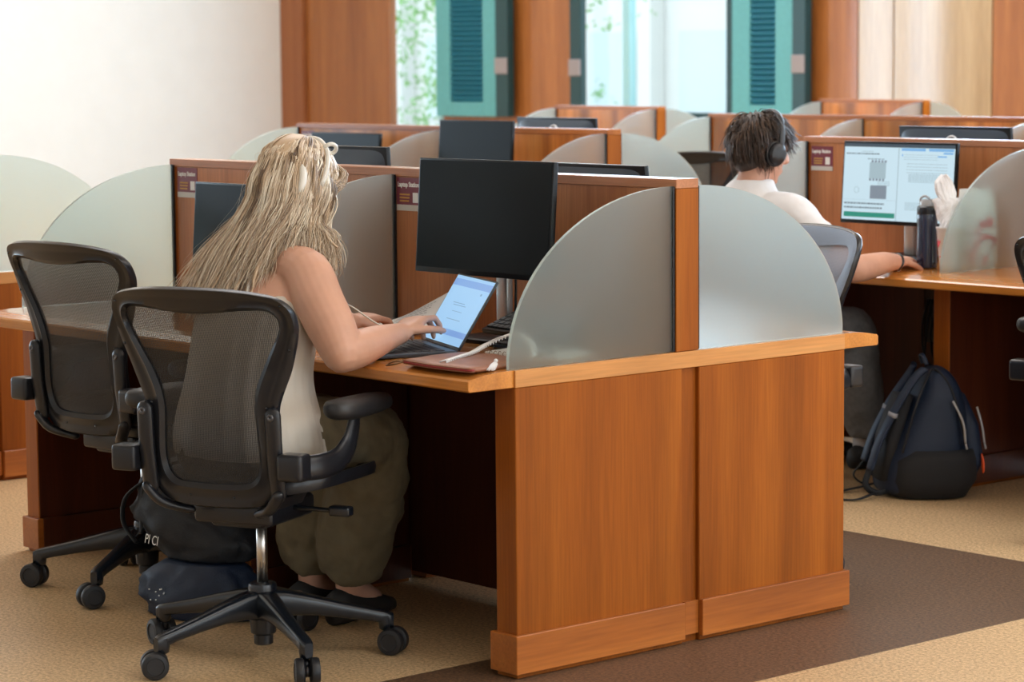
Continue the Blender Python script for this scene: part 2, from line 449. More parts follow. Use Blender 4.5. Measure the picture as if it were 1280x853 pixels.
def bank(loc, n, L, label, pm='part', far=False, group='two-sided cherry wood study desk banks with frosted dividers'):
    t = thing('study_desk_bank', loc, 0, label, 'desk', group)
    X = -n*L
    # desktop with a sloping front nosing on both sides
    prof = [(-OV, HT-TH+.004), (-OV+.004, HT-TH), (DW+OV-.004, HT-TH), (DW+OV, HT-TH+.004), (DW+OV, HT-.016), (DW+OV-.006, HT-.0115), (DW+.085, HT-.0035), (DW+.04, HT),
            (-.04, HT), (-.085, HT-.0035), (-OV+.006, HT-.0115), (-OV, HT-.016)]
    b = B(); prism(b, prof, X, -.006, 'x', bev=.0015, seg=1); obj('desktop', b, M['desk'], t)
    b = B(); box(b, -.0058, .0, .0, DW, HT-TH, HT, .001, 1); obj('edge_band', b, M['band'], t)
    # end panels: two leaves with a recessed strip between them
    for xa, xb, s in ((-.075, -.001, 1), (X+.001, X+.068, -1)):
        for y0, y1 in ((0, .552), (.612, DW)):
            b = B(); box(b, xa, xb, y0, y1, .0, HT-TH-.0005, .002, 1); obj('end_panel', b, M['panel'], t)
            b = B()
            box(b, xa-.012, xb+.012, y0-.012 if y0 == 0 else y0+.001, y1+(.012 if y1 == DW else 0), .012, .106, .0018, 1)
            obj('plinth', b, M['panel_y'], t)
        b = B(); box(b, xa+.012, xb-.012, .5525, .6115, .0, HT-TH-.0005); obj('recess_strip', b, M['panel'], t)
        b = B(); box(b, xa+.004, xb-.002, .5645, .6105, .02, .104); obj('plinth', b, M['panel_y'], t)
    for k in range(1, n):
        for y0, y1 in ((0, MID-.03), (MID+.03, DW)):
            b = B(); box(b, X+k*L-.034, X+k*L+.034, y0, y1, 0, HT-TH-.0005, .002, 1); obj('support_panel', b, M['panel'], t)
            b = B(); box(b, X+k*L-.046, X+k*L+.046, y0-(.012 if y0 == 0 else 0), y1+(.012 if y0 else 0), .012, .106, .0018, 1); obj('plinth', b, M['panel_y'], t)
    # added dark skins on the inner faces: under-desk shade put into the colour
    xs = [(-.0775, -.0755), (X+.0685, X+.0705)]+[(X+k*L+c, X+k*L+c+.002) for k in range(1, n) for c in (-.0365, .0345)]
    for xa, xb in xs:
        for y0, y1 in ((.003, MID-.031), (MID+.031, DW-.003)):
            b = B(); box(b, xa, xb, y0, y1, .107, HT-TH-.001); obj('inner_shade_skin', b, M['under'], t)
            b = B(); box(b, xa-(.0125 if xa > X+.5*L and xa < -.2 and (xa-X) % L > L/2 or xa > -.1 else 0), xb+(.0125 if not (xa > -.1) and (xa-X) % L < L/2 else 0), y0+.004, y1-.004, .013, .1065); obj('plinth_shade_skin', b, M['under'], t)
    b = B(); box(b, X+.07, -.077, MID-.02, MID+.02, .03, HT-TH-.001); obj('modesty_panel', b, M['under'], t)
    # partition
    b = B(); box(b, X+.035, -.066, MID-PW/2+.003, MID+PW/2-.003, HT+.0005, HP-.024); obj('partition', b, M[pm], t)
    b = B(); box(b, X, -.008, MID-PW/2, MID+PW/2, HP-.0235, HP, .0015, 1); obj('partition_cap', b, M['panel_h'] if pm != 'part' else M['part_h'], t)
    b = B(); box(b, -.0655, -.008, MID-PW/2, MID+PW/2, HT+.0005, HP-.024, .001, 1); obj('partition_post', b, M['panel'], t)
    b = B(); box(b, X, X+.0345, MID-PW/2, MID+PW/2, HT+.0005, HP-.024, .001, 1); obj('partition_post', b, M['panel'], t)
    # dividers
    for k in range(n+1):
        x = -.02 if k == n else (X+.02 if k == 0 else X+k*L)
        for s in (-1, 1):
            obj('glass_divider', glass_bm(x, s), M['glass'], t)
            y = MID+s*(PW/2+.003)
            b = B(); box(b, x-.0075, x-.0055, y-.004, y+.004, HT+.002, GH); box(b, x+.0055, x+.0075, y-.004, y+.004, HT+.002, GH)
            obj('glass_channel', b, M['black'], t)
    return t
M['part_h'] = wood('cherry_partition_cap', (.34, .13, .06, 1), (.46, .19, .09, 1), (.54, .25, .13, 1), 'x', rough=.3, coat=.4, plank_amt=.1, seed=14)

OA = (0, 0, 0); OB = (-3.54, 3.092, 0); OC = (-7.356, 7.106, 0); OD = (.07, 2.835, 0); OE = (-2.154, 5.715, 0); OF = (-7.374, 9.75, 0); OG = (-3.473, .006, 0)
bank(OA, 2, DL, 'nearest cherry desk bank, with the blonde woman and a laptop at it')
bank(OB, 2, DL, 'second desk bank, directly behind the nearest one, with two dark screens rising above', 'part_far')
bank(OC, 1, .994, 'short far desk bank below the wide window, left of the young man', 'part_far')
bank(OD, 2, DL, 'desk bank at the right where the young man in white sits', 'part')
bank(OE, 3, DL, 'desk bank behind the young man, its top edge level with his hair', 'part_far')
bank(OF, 1, .994, 'short farthest desk bank before the wood wall right of the shutters', 'part_far')
bank(OG, 2, DL, 'desk bank cut off by the left edge, seen behind the empty chair', 'part')

# ---------------------------------------------------------------- camera and light
cam = bpy.data.cameras.new('camera'); co = bpy.data.objects.new('camera', cam); COL.objects.link(co)
yaw, pitch, roll = R(138.974), R(-6.175), R(-.478)
f = V((math.cos(pitch)*math.cos(yaw), math.cos(pitch)*math.sin(yaw), math.sin(pitch)))
r0 = V((math.sin(yaw), -math.cos(yaw), 0)); u0 = r0.cross(f)
rr = r0*math.cos(roll)+u0*math.sin(roll); uu = -r0*math.sin(roll)+u0*math.cos(roll)
mw = Matrix((rr, uu, -f)).transposed().to_4x4(); mw.translation = V((4.5369, -3.9571, 1.4619))
co.matrix_world = mw
cam.sensor_width = 36; cam.lens = 3226.713/1280*36; cam.clip_end = 200
cam.dof.use_dof = True; cam.dof.focus_distance = 6.6; cam.dof.aperture_fstop = 6.0
SC.camera = co

w = bpy.data.worlds.new('sky'); SC.world = w; w.use_nodes = True
bg = w.node_tree.nodes['Background']; bg.inputs['Color'].default_value = (.80, .92, 1.0, 1); bg.inputs['Strength'].default_value = 2.9

def area(name, loc, rot, sx, sy, power, col=(1, 1, 1)):
    l = bpy.data.lights.new(name, 'AREA'); l.shape = 'RECTANGLE'; l.size = sx; l.size_y = sy; l.energy = power; l.color = col
    o = bpy.data.objects.new(name, l); COL.objects.link(o); o.location = loc; o.rotation_euler = rot; return o
CEIL_P = [34, 36, 25, 20, 18]
for i in range(5):
    for j in range(4):
        area('ceiling_fill_light', (-14.5+i*5.4, -6.5+j*5.2, ZC-.03), (0, 0, 0), 1.5, 1.5, CEIL_P[i]*(.25, .7, 1.25, 1.25)[j], (1.0, .96, .91))  # unseen lamp grid added to light the room from above
for x, y, p_ in ((4.0, .8, 95), (3.2, 4.0, 70), (-3.2, 2.2, 95), (-11.5, 6.0, 90)):
    area('overhead_fill_light', (x, y, ZC-.02), (0, 0, 0), 2.6, 2.6, p_, (.98, .98, 1.0))  # lamps added under the closed ceiling to brighten from overhead
# fill lamps added high along the back wall, above the frame; daylight at the side windows
DAY = (.58, .79, 1.0)
for x, p_ in ((-12.0, 280), (-6.5, 620), (-.5, 560), (5.5, 450)):
    area('high_back_fill_light', (x, YB-.08, 3.62), (R(-78), 0, 0), 4.6, 1.1, p_, DAY)
area('window_light', (XL-.15, 2.15, 2.0), (0, R(-90), 0), 3.1, 1.8, 380, DAY)
area('window_light', (XL-.15, -4.0, 2.0), (0, R(-90), 0), 3.1, 3.9, 300, DAY)
for y, p_ in ((-4.25, 45), (1.25, 85), (6.75, 85)):
    area('window_light', (XR+.15, y, 2.05), (0, R(90), 0), 3.0, 3.4, p_, (.93, .97, 1.0))
SC.view_settings.view_transform = 'Standard'; SC.view_settings.look = 'None'; SC.view_settings.gamma = 1; SC.view_settings.use_curve_mapping = False
SC.view_settings.exposure = 0.0
SC.cycles.max_bounces = 10; SC.cycles.transmission_bounces = 8; SC.cycles.transparent_max_bounces = 12; SC.cycles.caustics_refractive = True; SC.cycles.caustics_reflective = False
SC.cycles.sample_clamp_indirect = 6
# ---------------------------------------------------------------- mesh office chair
M['weave'] = mesh_fabric('suspension_mesh', (.014, .015, .018, 1), .11)
M['weave_lit'] = mesh_fabric('window_lit_mesh', (.32, .42, .58, 1), .10)  # same mesh in pale blue: window light is put into the colour
M['weave_seat'] = mesh_fabric('seat_mesh', (.02, .02, .024, 1), .1)
BW = .955
OUT = [(0, .409), (.07, .410), (.125, .416), (.160, .432), (.183, .462), (.192, .505), (.190, .56), (.188, .61), (.193, .66), (.208, .70), (.226, .74), (.243, .785), (.257, .83), (.262, .868), (.255, .902), (.228, .926), (.18, .938), (.12, .945), (.06, .948), (0, .949)]
INN = [(0, .470), (.06, .471), (.098, .474), (.122, .488), (.134, .515), (.136, .55), (.134, .59), (.131, .63), (.131, .665), (.138, .70), (.153, .735), (.175, .775), (.199, .815), (.217, .85), (.216, .876), (.194, .893), (.15, .894), (.10, .890), (.05, .886), (0, .884)]
def yb(x, z):
    y = lerp_tab([(.40, -.205), (.46, -.222), (.55, -.236), (.65, -.242), (.75, -.258), (.85, -.287), (.96, -.335)], z)
    return y + .85*x*x
def contour(tab, n=5):
    r = spline([(x*BW, 0, z) for x, z in tab], n)
    right = [(p.x, p.z) for p in r]
    left = [(-x, z) for x, z in reversed(right[1:-1])]
    return right+left
def chair_mesh():
    o, i = contour(OUT), contour(INN)
    prof = [(0, 0), (.10, -.013), (.38, -.010), (.52, -.006), (.80, -.013), (1, -.002), (.92, .009), (.5, .006), (.1, .010)]
    b = B(); rings = []
    for (ox, oz), (ix, iz) in zip(o, i):
        ring = []
        for t, d in prof:
            x = ox+(ix-ox)*t; z = oz+(iz-oz)*t
            ring.append(b.verts.new((x, yb(x, z)+d, z)))
        rings.append(ring)
    n = len(rings); m = len(prof)
    for a in range(n):
        for k in range(m):
            b.faces.new([rings[a][k], rings[a][(k+1) % m], rings[(a+1) % n][(k+1) % m], rings[(a+1) % n][k]])
    return b
def weave_mesh():
    i = contour(INN, 5); b = B(); cx, cz = 0, .68
    prev = None; K = 10
    for s in range(K+1):
        t = 1.02*(1-s/K)
        row = []
        for x, z in i:
            xx = x*t; zz = cz+(z-cz)*t
            row.append(b.verts.new((xx, yb(xx, zz)+.002+.010*(1-t*t), zz))) if s < K else None
        if s == K:
            c = b.verts.new((0, yb(0, cz)+.012, cz))
            for k in range(len(prev)): b.faces.new([prev[k], prev[(k+1) % len(prev)], c])
            break
        if prev:
            for k in range(len(row)): b.faces.new([prev[k], prev[(k+1) % len(row)], row[(k+1) % len(row)], row[k]])
        prev = row
    return b
def make_chair(phase, swivel, arm_z=0.0, up_=0.0, wv='weave'):
    t = thing('office_chair', (0, 0, 0), 0)
    # five-star base
    b = B(); lathe(b, [(.020, .035), (.024, .038), (.024, .06), (.031, .065), (.034, .10), (.036, .18), (.034, .188), (.026, .192)], n=28); obj('base_hub', b, M['black'], t, True, angle=40)
    for k in range(5):
        a = phase+k*R(72); ca, sa = math.cos(a), math.sin(a); u = V((ca, sa, 0)); s = V((-sa, ca, 0)); up = V((0, 0, 1))
        secs = []
        for r, zc, hw, hh in [(.015, .135, .030, .040), (.06, .138, .026, .032), (.12, .130, .022, .025), (.20, .114, .0185, .019), (.27, .100, .0165, .016), (.295, .094, .0165, .0165), (.312, .088, .0150, .018), (.322, .083, .010, .018)]:
            secs.append((u*r+up*zc, s*hw, up*hh+u*.0, .55))
        b = B(); loft(b, secs, 20); 
        lathe(b, [(.010, .060), (.0155, .064), (.0175, .08), (.017, .098)], (ca*.302, sa*.302, 0), 18)
        lg = obj('base_leg', b, M['black'], t, True, angle=50)
        sw = swivel[k]; cs, ss = math.cos(sw), math.sin(sw)
        cx, cy = ca*.302+cs*.020, sa*.302+ss*.020
        ax = V((-ss, cs, 0)); fw = V((cs, ss, 0))
        b = B()
        for sgn in (-1, 1):
            q = B(); lathe(q, [(.012, .006), (.026, .0065), (.0325, .010), (.0335, .014), (.0335, .024), (.031, .0285), (.022, .030), (.0205, .0275), (.008, .0275)], (0, 0, 0), 26, 'z')
            mt = Matrix((fw, up, ax*sgn)).transposed().to_4x4(); mt.translation = V((cx, cy, .0338))
            merge(b, q, mt)
        w_ = obj('caster', b, M['rubber'], t, True, angle=35)
        b = B(); tube(b, [(ca*.302, sa*.302, .07), (ca*.302, sa*.302, .045)], .006, 10)
        tube(b, [V((cx, cy, .034))-ax*.008, V((cx, cy, .034))+ax*.008], .014, 12)
        tube(b, [(ca*.302, sa*.302, .055), (cx-cs*.005, cy-ss*.005, .045)], .008, 10)
        h_ = obj('caster_stem', b, M['black2'], t, True)
    b = B(); lathe(b, [(.0135, .185), (.0135, .36+up_)], n=22); obj('gas_column', b, M['chrome'], t, True)
    low = set(bpy.data.objects)
    # tilt mechanism
    b = B()
    box(b, -.115, .105, -.13, .04, .355, .405, .014, 3); box(b, -.075, .075, -.12, .14, .345, .40, .016, 3)
    prism(b, [(-.13, .402), (.13, .402), (.145, .43), (-.145, .43)], -.135, -.02, 'y', .006, 2)
    lathe(b, [(.03, .33), (.034, .345), (.034, .37)], (0, 0, 0), 20)
    obj('tilt_mechanism', b, M['black2'], t, True, angle=35)
    b = B(); tube(b, [(.09, -.02, .388), (.215, -.02, .386)], .006, 10); q = B(); box(q, .205, .262, -.033, -.004, .374, .399, .007, 3); merge(b, q); obj('tilt_lever', b, M['black'], t, True, angle=40)
    b = B(); tube(b, [(-.09, .02, .388), (-.20, .02, .386)], .006, 10); q = B(); box(q, -.25, -.195, .007, .034, .376, .397, .007, 3); merge(b, q); obj('tension_knob', b, M['black'], t, True, angle=40)
    # seat
    def seat_out(a, sc=1):
        x = math.copysign(abs(math.cos(a))**.55, math.cos(a))*.255*sc
        y = math.copysign(abs(math.sin(a))**.6, math.sin(a))*.225*sc+.015
        return x, y
    def seat_z(x, y): return .452+.35*x*x-2.2*max(0, y-.14)**2-(.0)
    b = B(); N_ = 56; rings = []
    for k in range(N_):
        a = 2*math.pi*k/N_; ring = []
        for sc, dz in ((1.0, 0), (.985, .014), (.90, .012), (.88, 0), (.90, -.012), (.985, -.016)):
            x, y = seat_out(a, sc); ring.append(b.verts.new((x, y, seat_z(x, y)+dz)))
        rings.append(ring)
    for a in range(N_):
        for k in range(6): b.faces.new([rings[a][k], rings[a][(k+1) % 6], rings[(a+1) % N_][(k+1) % 6], rings[(a+1) % N_][k]])
    obj('seat_frame', b, M['black2'], t, True, angle=50)
    b = B(); prev = None
    for s in range(8):
        sc = .90*(1-s/8); row = []
        for k in range(N_):
            x, y = seat_out(2*math.pi*k/N_, sc); row.append(b.verts.new((x, y, seat_z(x, y)+.006-.02*(1-sc*sc/.81))))
        if prev:
            for k in range(N_): b.faces.new([prev[k], prev[(k+1) % N_], row[(k+1) % N_], row[k]])
        prev = row
    b.faces.new(prev); obj('seat', b, M['weave_seat'], t, True)
    # back
    obj('backrest_frame', chair_mesh(), M['black2'], t, True, angle=60)
    obj('backrest_mesh', weave_mesh(), M[wv], t, True)
    # front of the frame is wrapped by the same fabric
    b = B(); o_c, i_c = contour(OUT), contour(INN); rings = []
    for (ox, oz), (ix, iz) in zip(o_c, i_c):
        ring = []
        for t_, d_ in ((.10, .011), (.30, .0145), (.6, .0145), (.97, .0125)):
            x = ox+(ix-ox)*t_; z = oz+(iz-oz)*t_; ring.append(b.verts.new((x, yb(x, z)+d_, z)))
        rings.append(ring)
    for k in range(len(rings)):
        for m_ in range(3): b.faces.new([rings[k][m_], rings[k][m_+1], rings[(k+1) % len(rings)][m_+1], rings[(k+1) % len(rings)][m_]])
    obj('wrap_edge', b, M[wv], t, True)
    for s in (-1, 1):
        b = B()
        pts = [(s*.176, z) for z in (.455, .50, .55, .60, .642)]
        tube(b, [(x, yb(x, z)-.022, z) for x, z in pts], [.0215]*5, 14, .6, up=(0, 1, 0), round_ends=True)
        tube(b, spline([(s*.18, -.225, .45), (s*.15, -.21, .415), (s*.10, -.17, .395)], 4), .017, 12, .7, up=(0, 0, 1), round_ends=True)
        br = obj('back_bracket', b, M['black2'], t, True)
        for z in (.452, .640):
            b = B(); y = yb(s*.176, z)-.034
            q = B(); lathe(q, [(.003, .0005), (.003, .003), (.0055, .004), (.0085, .003), (.0095, -.002)], (0, 0, 0), 16, 'z')
            merge(b, q, Matrix.Translation((s*.176, y, z)) @ Matrix.Rotation(R(90), 4, 'X'))
            obj('bolt', b, M['silver_dark'], br, True)
            bpy.context.view_layer.update()
        for z, x in ((.905, .225), (.80, .226), (.66, .158), (.44, .06)):
            b = B(); y = yb(s*x, z)-.0125
            q = B(); lathe(q, [(.0035, .0), (.0035, .0012), (.001, .0014)], (0, 0, 0), 10, 'z')
            merge(b, q, Matrix.Translation((s*x, y, z)) @ Matrix.Rotation(R(90), 4, 'X'))
            obj('frame_screw', b, M['black'], t, True)
        # arms
        b = B()
        q = B(); box(q, min(s*.195, s*.262), max(s*.195, s*.262), -.262, -.205, .492, .556, .012, 3); merge(b, q)
        path = spline([(s*.235, -.225, .522), (s*.258, -.17, .518), (s*.270, -.10, .524), (s*.275, -.055, .552), (s*.277, -.035, .585), (s*.277, -.02, .625+arm_z)], 5)
        tube(b, path, [.030]*(len(path)-12)+[.030-.0008*k for k in range(12)], 14, .45, up=(s, 0, .15))
        obj('arm_support', b, M['black2'], t, True, angle=50)
        b = B(); secs = []
        for y, w, h in [(-.135, .012, .008), (-.130, .026, .013), (-.11, .038, .017), (-.06, .044, .0185), (0, .044, .018), (.06, .042, .017), (.105, .036, .015), (.125, .022, .010), (.13, .008, .006)]:
            secs.append((V((s*.278, y, .643+arm_z+.06*max(0, -.05-y))), V((w, 0, 0)), V((0, 0, h*1.45)), .8))
        loft(b, secs, 20); obj('arm_pad', b, M['padblack'], t, True)
    for o in bpy.data.objects:
        if o not in low and o.parent == t: o.location.z += up_
    return t
M['silver_dark'] = plain('steel_bolt', (.12, .12, .13, 1), .3, metal=.8)
M['padblack'] = plain('arm_pad_foam', (.018, .019, .022, 1), .45, spec=.6)

def put_chair(hub, face, phase, swivel, label, arm_z=0.0, up_=0.0, wv='weave'):
    rz = R(face-90)
    t = make_chair(R(phase)-rz, [R(s)-rz for s in swivel], arm_z, up_, wv)
    t.location = (hub[0], hub[1], 0); t.rotation_euler = (0, 0, rz)
    return tag(t, label, 'chair', 'black mesh office chairs')
put_chair((-.600, -.310), 114, -88.2, [-120, -30, 30, 100, 170], 'black mesh office chair that the blonde woman sits on')
put_chair((-1.55, -.030), 98, -131.6, [-150, -100, 20, 60, 160], 'empty black mesh office chair at the left station, left of the woman', arm_z=-.045, up_=.045)
put_chair((-.635, 1.40), -92, 12, [40, 80, 150, 200, 300], 'mesh office chair on the far side of the nearest bank, behind its right frosted divider', up_=.03, wv='weave_lit')
ch = put_chair((-1.62, 2.50), 84, 10, [0, 60, 150, 200, 300], 'mesh office chair the young man in the white shirt sits on')
put_chair((-.11, 2.56), 100, -40, [200, 10, 150, 200, 300], 'black mesh office chair cut off by the right edge, near the paper bag')
put_chair((-4.63, 5.12), 150, 10, [0, 60, 150, 200, 300], 'black office chair standing empty in the distance, left of the young man', up_=.075)

# ---------------------------------------------------------------- monitors
M['ringwhite'] = plain('pale_ring_badge', (.75, .77, .8, 1), .3)
def monitor(x, y, top, rz, label, w=.53, h=.30, stand=True, screen='screen', ring=False, z0=HT, tilt=4, group='desktop monitors on the desk banks'):
    t = thing('monitor', (x, y, z0+.0005), R(rz), label, 'monitor', group)
    zc = top-z0-h/2
    Rt = Matrix.Translation((0, 0, zc)) @ Matrix.Rotation(R(-tilt), 4, 'X')
    q = B(); box(q, -w/2, w/2, 0, .016, -h/2, h/2, .003, 2); b = B(); merge(b, q, Rt); obj('bezel', b, M['bezel'], t, True, angle=30)
    q = B(); box(q, -w/2+.006, w/2-.006, -.0012, .0002, -h/2+.014, h/2-.006); b = B(); merge(b, q, Rt); sc_ = obj('screen', b, M[screen], t)
    q = B()
    secs = [(V((0, .014, 0)), V((w/2-.004, 0, 0)), V((0, 0, h/2-.004)), .2), (V((0, .026, -.002)), V((w/2-.03, 0, 0)), V((0, 0, h/2-.03)), .25), (V((0, .040, -.006)), V((w/2-.10, 0, 0)), V((0, 0, h/2-.075)), .3)]
    loft(q, secs, 32); b = B(); merge(b, q, Rt); obj('back_shell', b, M['monback'], t, True, angle=30)
    if ring:
        q = B(); tube(q, [(math.cos(k*math.pi/12)*.028, .0305, math.sin(k*math.pi/12)*.028) for k in range(24)], .004, 8, closed=True)
        b = B(); merge(b, q, Rt @ Matrix.Translation((0, -.002, h/2-.062))); obj('logo_ring', b, M['ringwhite'], t, True)
    if stand:
        b = B(); box(b, -.022, .022, .062, .084, .012, zc+.04, .006, 2); obj('stand_column', b, M['silver'], t, True, angle=30)
        b = B(); box(b, -.03, .03, .030, .066, zc-.045, zc+.035, .008, 2); obj('stand_bracket', b, M['bezel'], t, True, angle=30)
        b = B(); secs = [(V((0, .06, 0)), V((.115, 0, 0)), V((0, .085, 0)), .5), (V((0, .06, .010)), V((.115, 0, 0)), V((0, .085, 0)), .5), (V((0, .06, .013)), V((.110, 0, 0)), V((0, .08, 0)), .5)]
        loft(b, secs, 36); obj('stand_base', b, M['bezel'], t, True, angle=30)
        b = B(); tube(b, spline([(.012, .05, zc-.06), (.03, .075, zc-.12), (.028, .088, zc-.17), (.02, .09, .03)], 5), .0035, 8); obj('power_cable', b, M['black'], t, True)
    return t
monitor(-.508, .335, 1.213, 0, 'large black switched-off monitor in the middle of the picture, behind the laptop')
monitor(-1.575, .335, 1.118, -2, 'switched-off monitor half hidden behind the blonde hair')
monitor(-1.775, .84, 1.213, 180, 'monitor seen from behind above the partition, just right of the white headband')
monitor(-.665, .84, 1.186, 180, 'monitor back whose thin top edge shows right of the big black screen', tilt=6)
monitor(-5.16, 3.44, 1.137, 0, 'low black monitor on the second desk bank beside its maroon sign')
monitor(-4.21, 3.44, 1.206, 0, 'dark greenish monitor rising over the second bank below the louvered shutter', w=.50)
monitor(-4.175, 3.92, 1.210, 180, 'monitor back with pale ring behind the second bank, below the patch of sun', ring=True)
monitor(-1.667, 3.66, 1.208, 180, 'monitor back with pale ring behind the partition above the lit screen', ring=True)

# lit monitor of the young man
M['paper_lit'] = plain('document_window', (.02, .02, .02, 1), .4, emit=srgb(196, 222, 234), estr=1.0)
M['lit_blue'] = plain('lit_toolbar_blue', (.02, .02, .02, 1), .4, emit=srgb(120, 178, 228), estr=.95)
M['lit_green'] = plain('lit_banner_green', (.01, .02, .02, 1), .4, emit=srgb(30, 142, 122), estr=.9)
M['lit_grey'] = plain('lit_figure_grey', (.02, .02, .02, 1), .4, emit=srgb(128, 142, 156), estr=.9)
M['lit_text'] = plain('lit_text_grey', (.02, .02, .02, 1), .4, emit=srgb(118, 138, 150), estr=.8)
M['lit_faint'] = plain('lit_text_faint', (.02, .02, .02, 1), .4, emit=srgb(165, 190, 200), estr=.9)
M['lit_dark'] = plain('lit_menu_bar', (.02, .02, .02, 1), .4, emit=srgb(50, 72, 88), estr=.8)
mon = monitor(-1.575, 3.21, 1.163, 0, 'lit monitor showing two document windows in front of the young man', tilt=4)
def text(name, s, size, mat, parent, loc, rot=(R(90), 0, 0), align='LEFT', sx=1.0, bold=0.0):
    c = bpy.data.curves.new(name, 'FONT'); c.body = s; c.size = size; c.align_x = align; c.extrude = .0002; c.offset = bold; c.materials.append(mat)
    o = bpy.data.objects.new(name, c); me = bpy.data.meshes.new_from_object(o); bpy.data.objects.remove(o); o = bpy.data.objects.new(name, me); COL.objects.link(o); o.parent = parent; o.location = loc; o.rotation_euler = rot; o.scale = (sx, 1, 1); return o
def lit(parts, mt, w=.53, h=.30, top=1.163, z0=HT, tilt=4):
    """parts: name, material, list of rects in screen fractions (u0,u1,v0,v1) with v from the top"""
    zc = top-z0-h/2
    Rt = Matrix.Translation((0, 0, zc)) @ Matrix.Rotation(R(-tilt), 4, 'X')
    W_, H_ = w-.014, h-.022
    for i, (nm, m_, rects) in enumerate(parts):
        b = B(); d = -.0014-.00015*i
        for u0, u1, v0, v1 in rects:
            q = B(); box(q, -W_/2+u0*W_, -W_/2+u1*W_, d-.0001, d, .003+H_/2-v1*H_, .003+H_/2-v0*H_); merge(b, q, Rt)
        obj(nm, b, M[m_], mt)
    return Rt, W_, H_
rnd = random.Random(3)
def lines(u0, u1, v0, v1, n, th):
    out = []
    for k in range(n):
        v = v0+(v1-v0)*k/max(1, n-1); u = u0
        end = u1-(rnd.random()*.25*(u1-u0) if rnd.random() < .4 else 0)
        while u < end-.004:
            l = rnd.uniform(.008, .03); out.append((u, min(u+l, end), v, v+th)); u += l+.005
    return out
comb = []
for k in range(5):
    comb += [(.255+k*.030, .275+k*.030, .215, .245), (.24+k*.030, .26+k*.030, .455, .485)]
Rt, W_, H_ = lit([
    ('document_page', 'paper_lit', [(0, 1, .045, 1)]), ('menu_bar', 'lit_dark', [(0, 1, 0, .045)]),
    ('toolbar', 'lit_blue', [(.525, .74, .05, .085), (.77, .99, .05, .085), (.90, .985, .095, .12), (.53, .54, .125, .155), (.85, .93, .14, .16)]),
    ('figure', 'lit_faint', [(.24, .39, .245, .455), (.498, .505, .05, 1), (.0, .49, .735, .738)]),
    ('diagram', 'lit_grey', comb), ('micrograph', 'lit_grey', [(.255, .405, .545, .72)]),
    ('banner', 'lit_green', [(.02, .49, .90, .965)]),
    ('heading_text', 'lit_text', lines(.02, .38, .125, .125, 1, .018)+lines(.02, .46, .775, .83, 2, .022)+lines(.22, .37, .195, .195, 1, .01)),
    ('caption', 'lit_faint', lines(.32, .46, .49, .535, 3, .009)), ('page_header', 'lit_faint', lines(.16, .29, .10, .10, 1, .008)), ('paragraph', 'lit_faint', lines(.58, .94, .245, .36, 4, .008)+lines(.60, .92, .38, .48, 8, .008)), ('footnote', 'lit_faint', lines(.58, .76, .75, .84, 6, .008)), ('toolbar_icons', 'lit_faint', lines(.55, .86, .13, .19, 3, .006)),
], mon)
q = B(); tube(q, [(math.cos(k*math.pi/12)*.011, 0, math.sin(k*math.pi/12)*.011) for k in range(24)], .0009, 6, closed=True)
b = B(); merge(b, q, Rt @ Matrix.Translation((-W_/2+.13*W_, -.003, .003+H_/2-.61*H_))); obj('circle_figure', b, M['lit_faint'], mon)

# ---------------------------------------------------------------- signs
def sign(loc, label, w=.108, h=.092):
    t = thing('desk_sign', loc, 0, label, 'sign', 'maroon laptop station signs')
    b = B(); box(b, 0, w, -.0014, 0, -h, 0); obj('card', b, M['sign'], t)
    b = B(); box(b, 0, w, -.0020, -.0015, -h, -h+.0165); obj('pale_strip', b, M['signpale'], t)
    text('lettering', 'Laptop Station', .0185, M['ink_white'], t, (.0045, -.0018, -.0250), sx=.86, bold=.0006)
    b = B()
    for k in range(3): box(b, .013, .013+(.045, .043, .041)[k], -.0020, -.0015, -.049-k*.009, -.0445-k*.009)
    obj('small_print', b, M['ink_gold'], t)
    b = B(); box(b, .071, .094, -.0020, -.0015, -.069, -.041, .0, 1); obj('pale_patch', b, M['ink_white'], t)
    return t
FY = MID-PW/2+.003
sign((-2.213, FY, 1.144), 'maroon Laptop Station sign at the left end of the nearest partition')
sign((-1.118, FY, 1.144), 'maroon Laptop Station sign partly covered by the big black monitor')
sign((OD[0]-2*DL+.04, OD[1]+FY, 1.134), 'maroon Laptop Station sign left of the lit monitor')
sign((OB[0]-2*DL+.04, OB[1]+FY, 1.134), 'small blurred maroon sign at the left end of the second partition')
# ---------------------------------------------------------------- people
M['skin'] = plain('fair_skin', (.66, .36, .25, 1), .48, noise_amt=.05, nscale=18, sss=.12)
M['skin2'] = plain('tan_skin', (.62, .33, .23, 1), .48, noise_amt=.05, nscale=18, sss=.12)
M['cream'] = plain('cream_cotton', (.66, .60, .52, 1), .85, sheen=.2, bump=.15, bscale=700)
M['tee'] = plain('white_cotton', (.74, .72, .72, 1), .85, sheen=.2, bump=.12, bscale=500)
M['olive'] = plain('olive_khaki_cloth', (.135, .105, .058, 1), .9, noise_amt=.12, nscale=25, bump=.2, bscale=500)
M['grey'] = plain('grey_jersey', (.20, .20, .20, 1), .95, noise_amt=.10, nscale=60, bump=.2, bscale=500)
M['shoe'] = plain('dark_shoe', (.015, .014, .014, 1), .6)
M['sock'] = plain('white_sock', (.6, .6, .62, 1), .9)
M['ivory'] = plain('ivory_band', (.74, .70, .62, 1), .4)

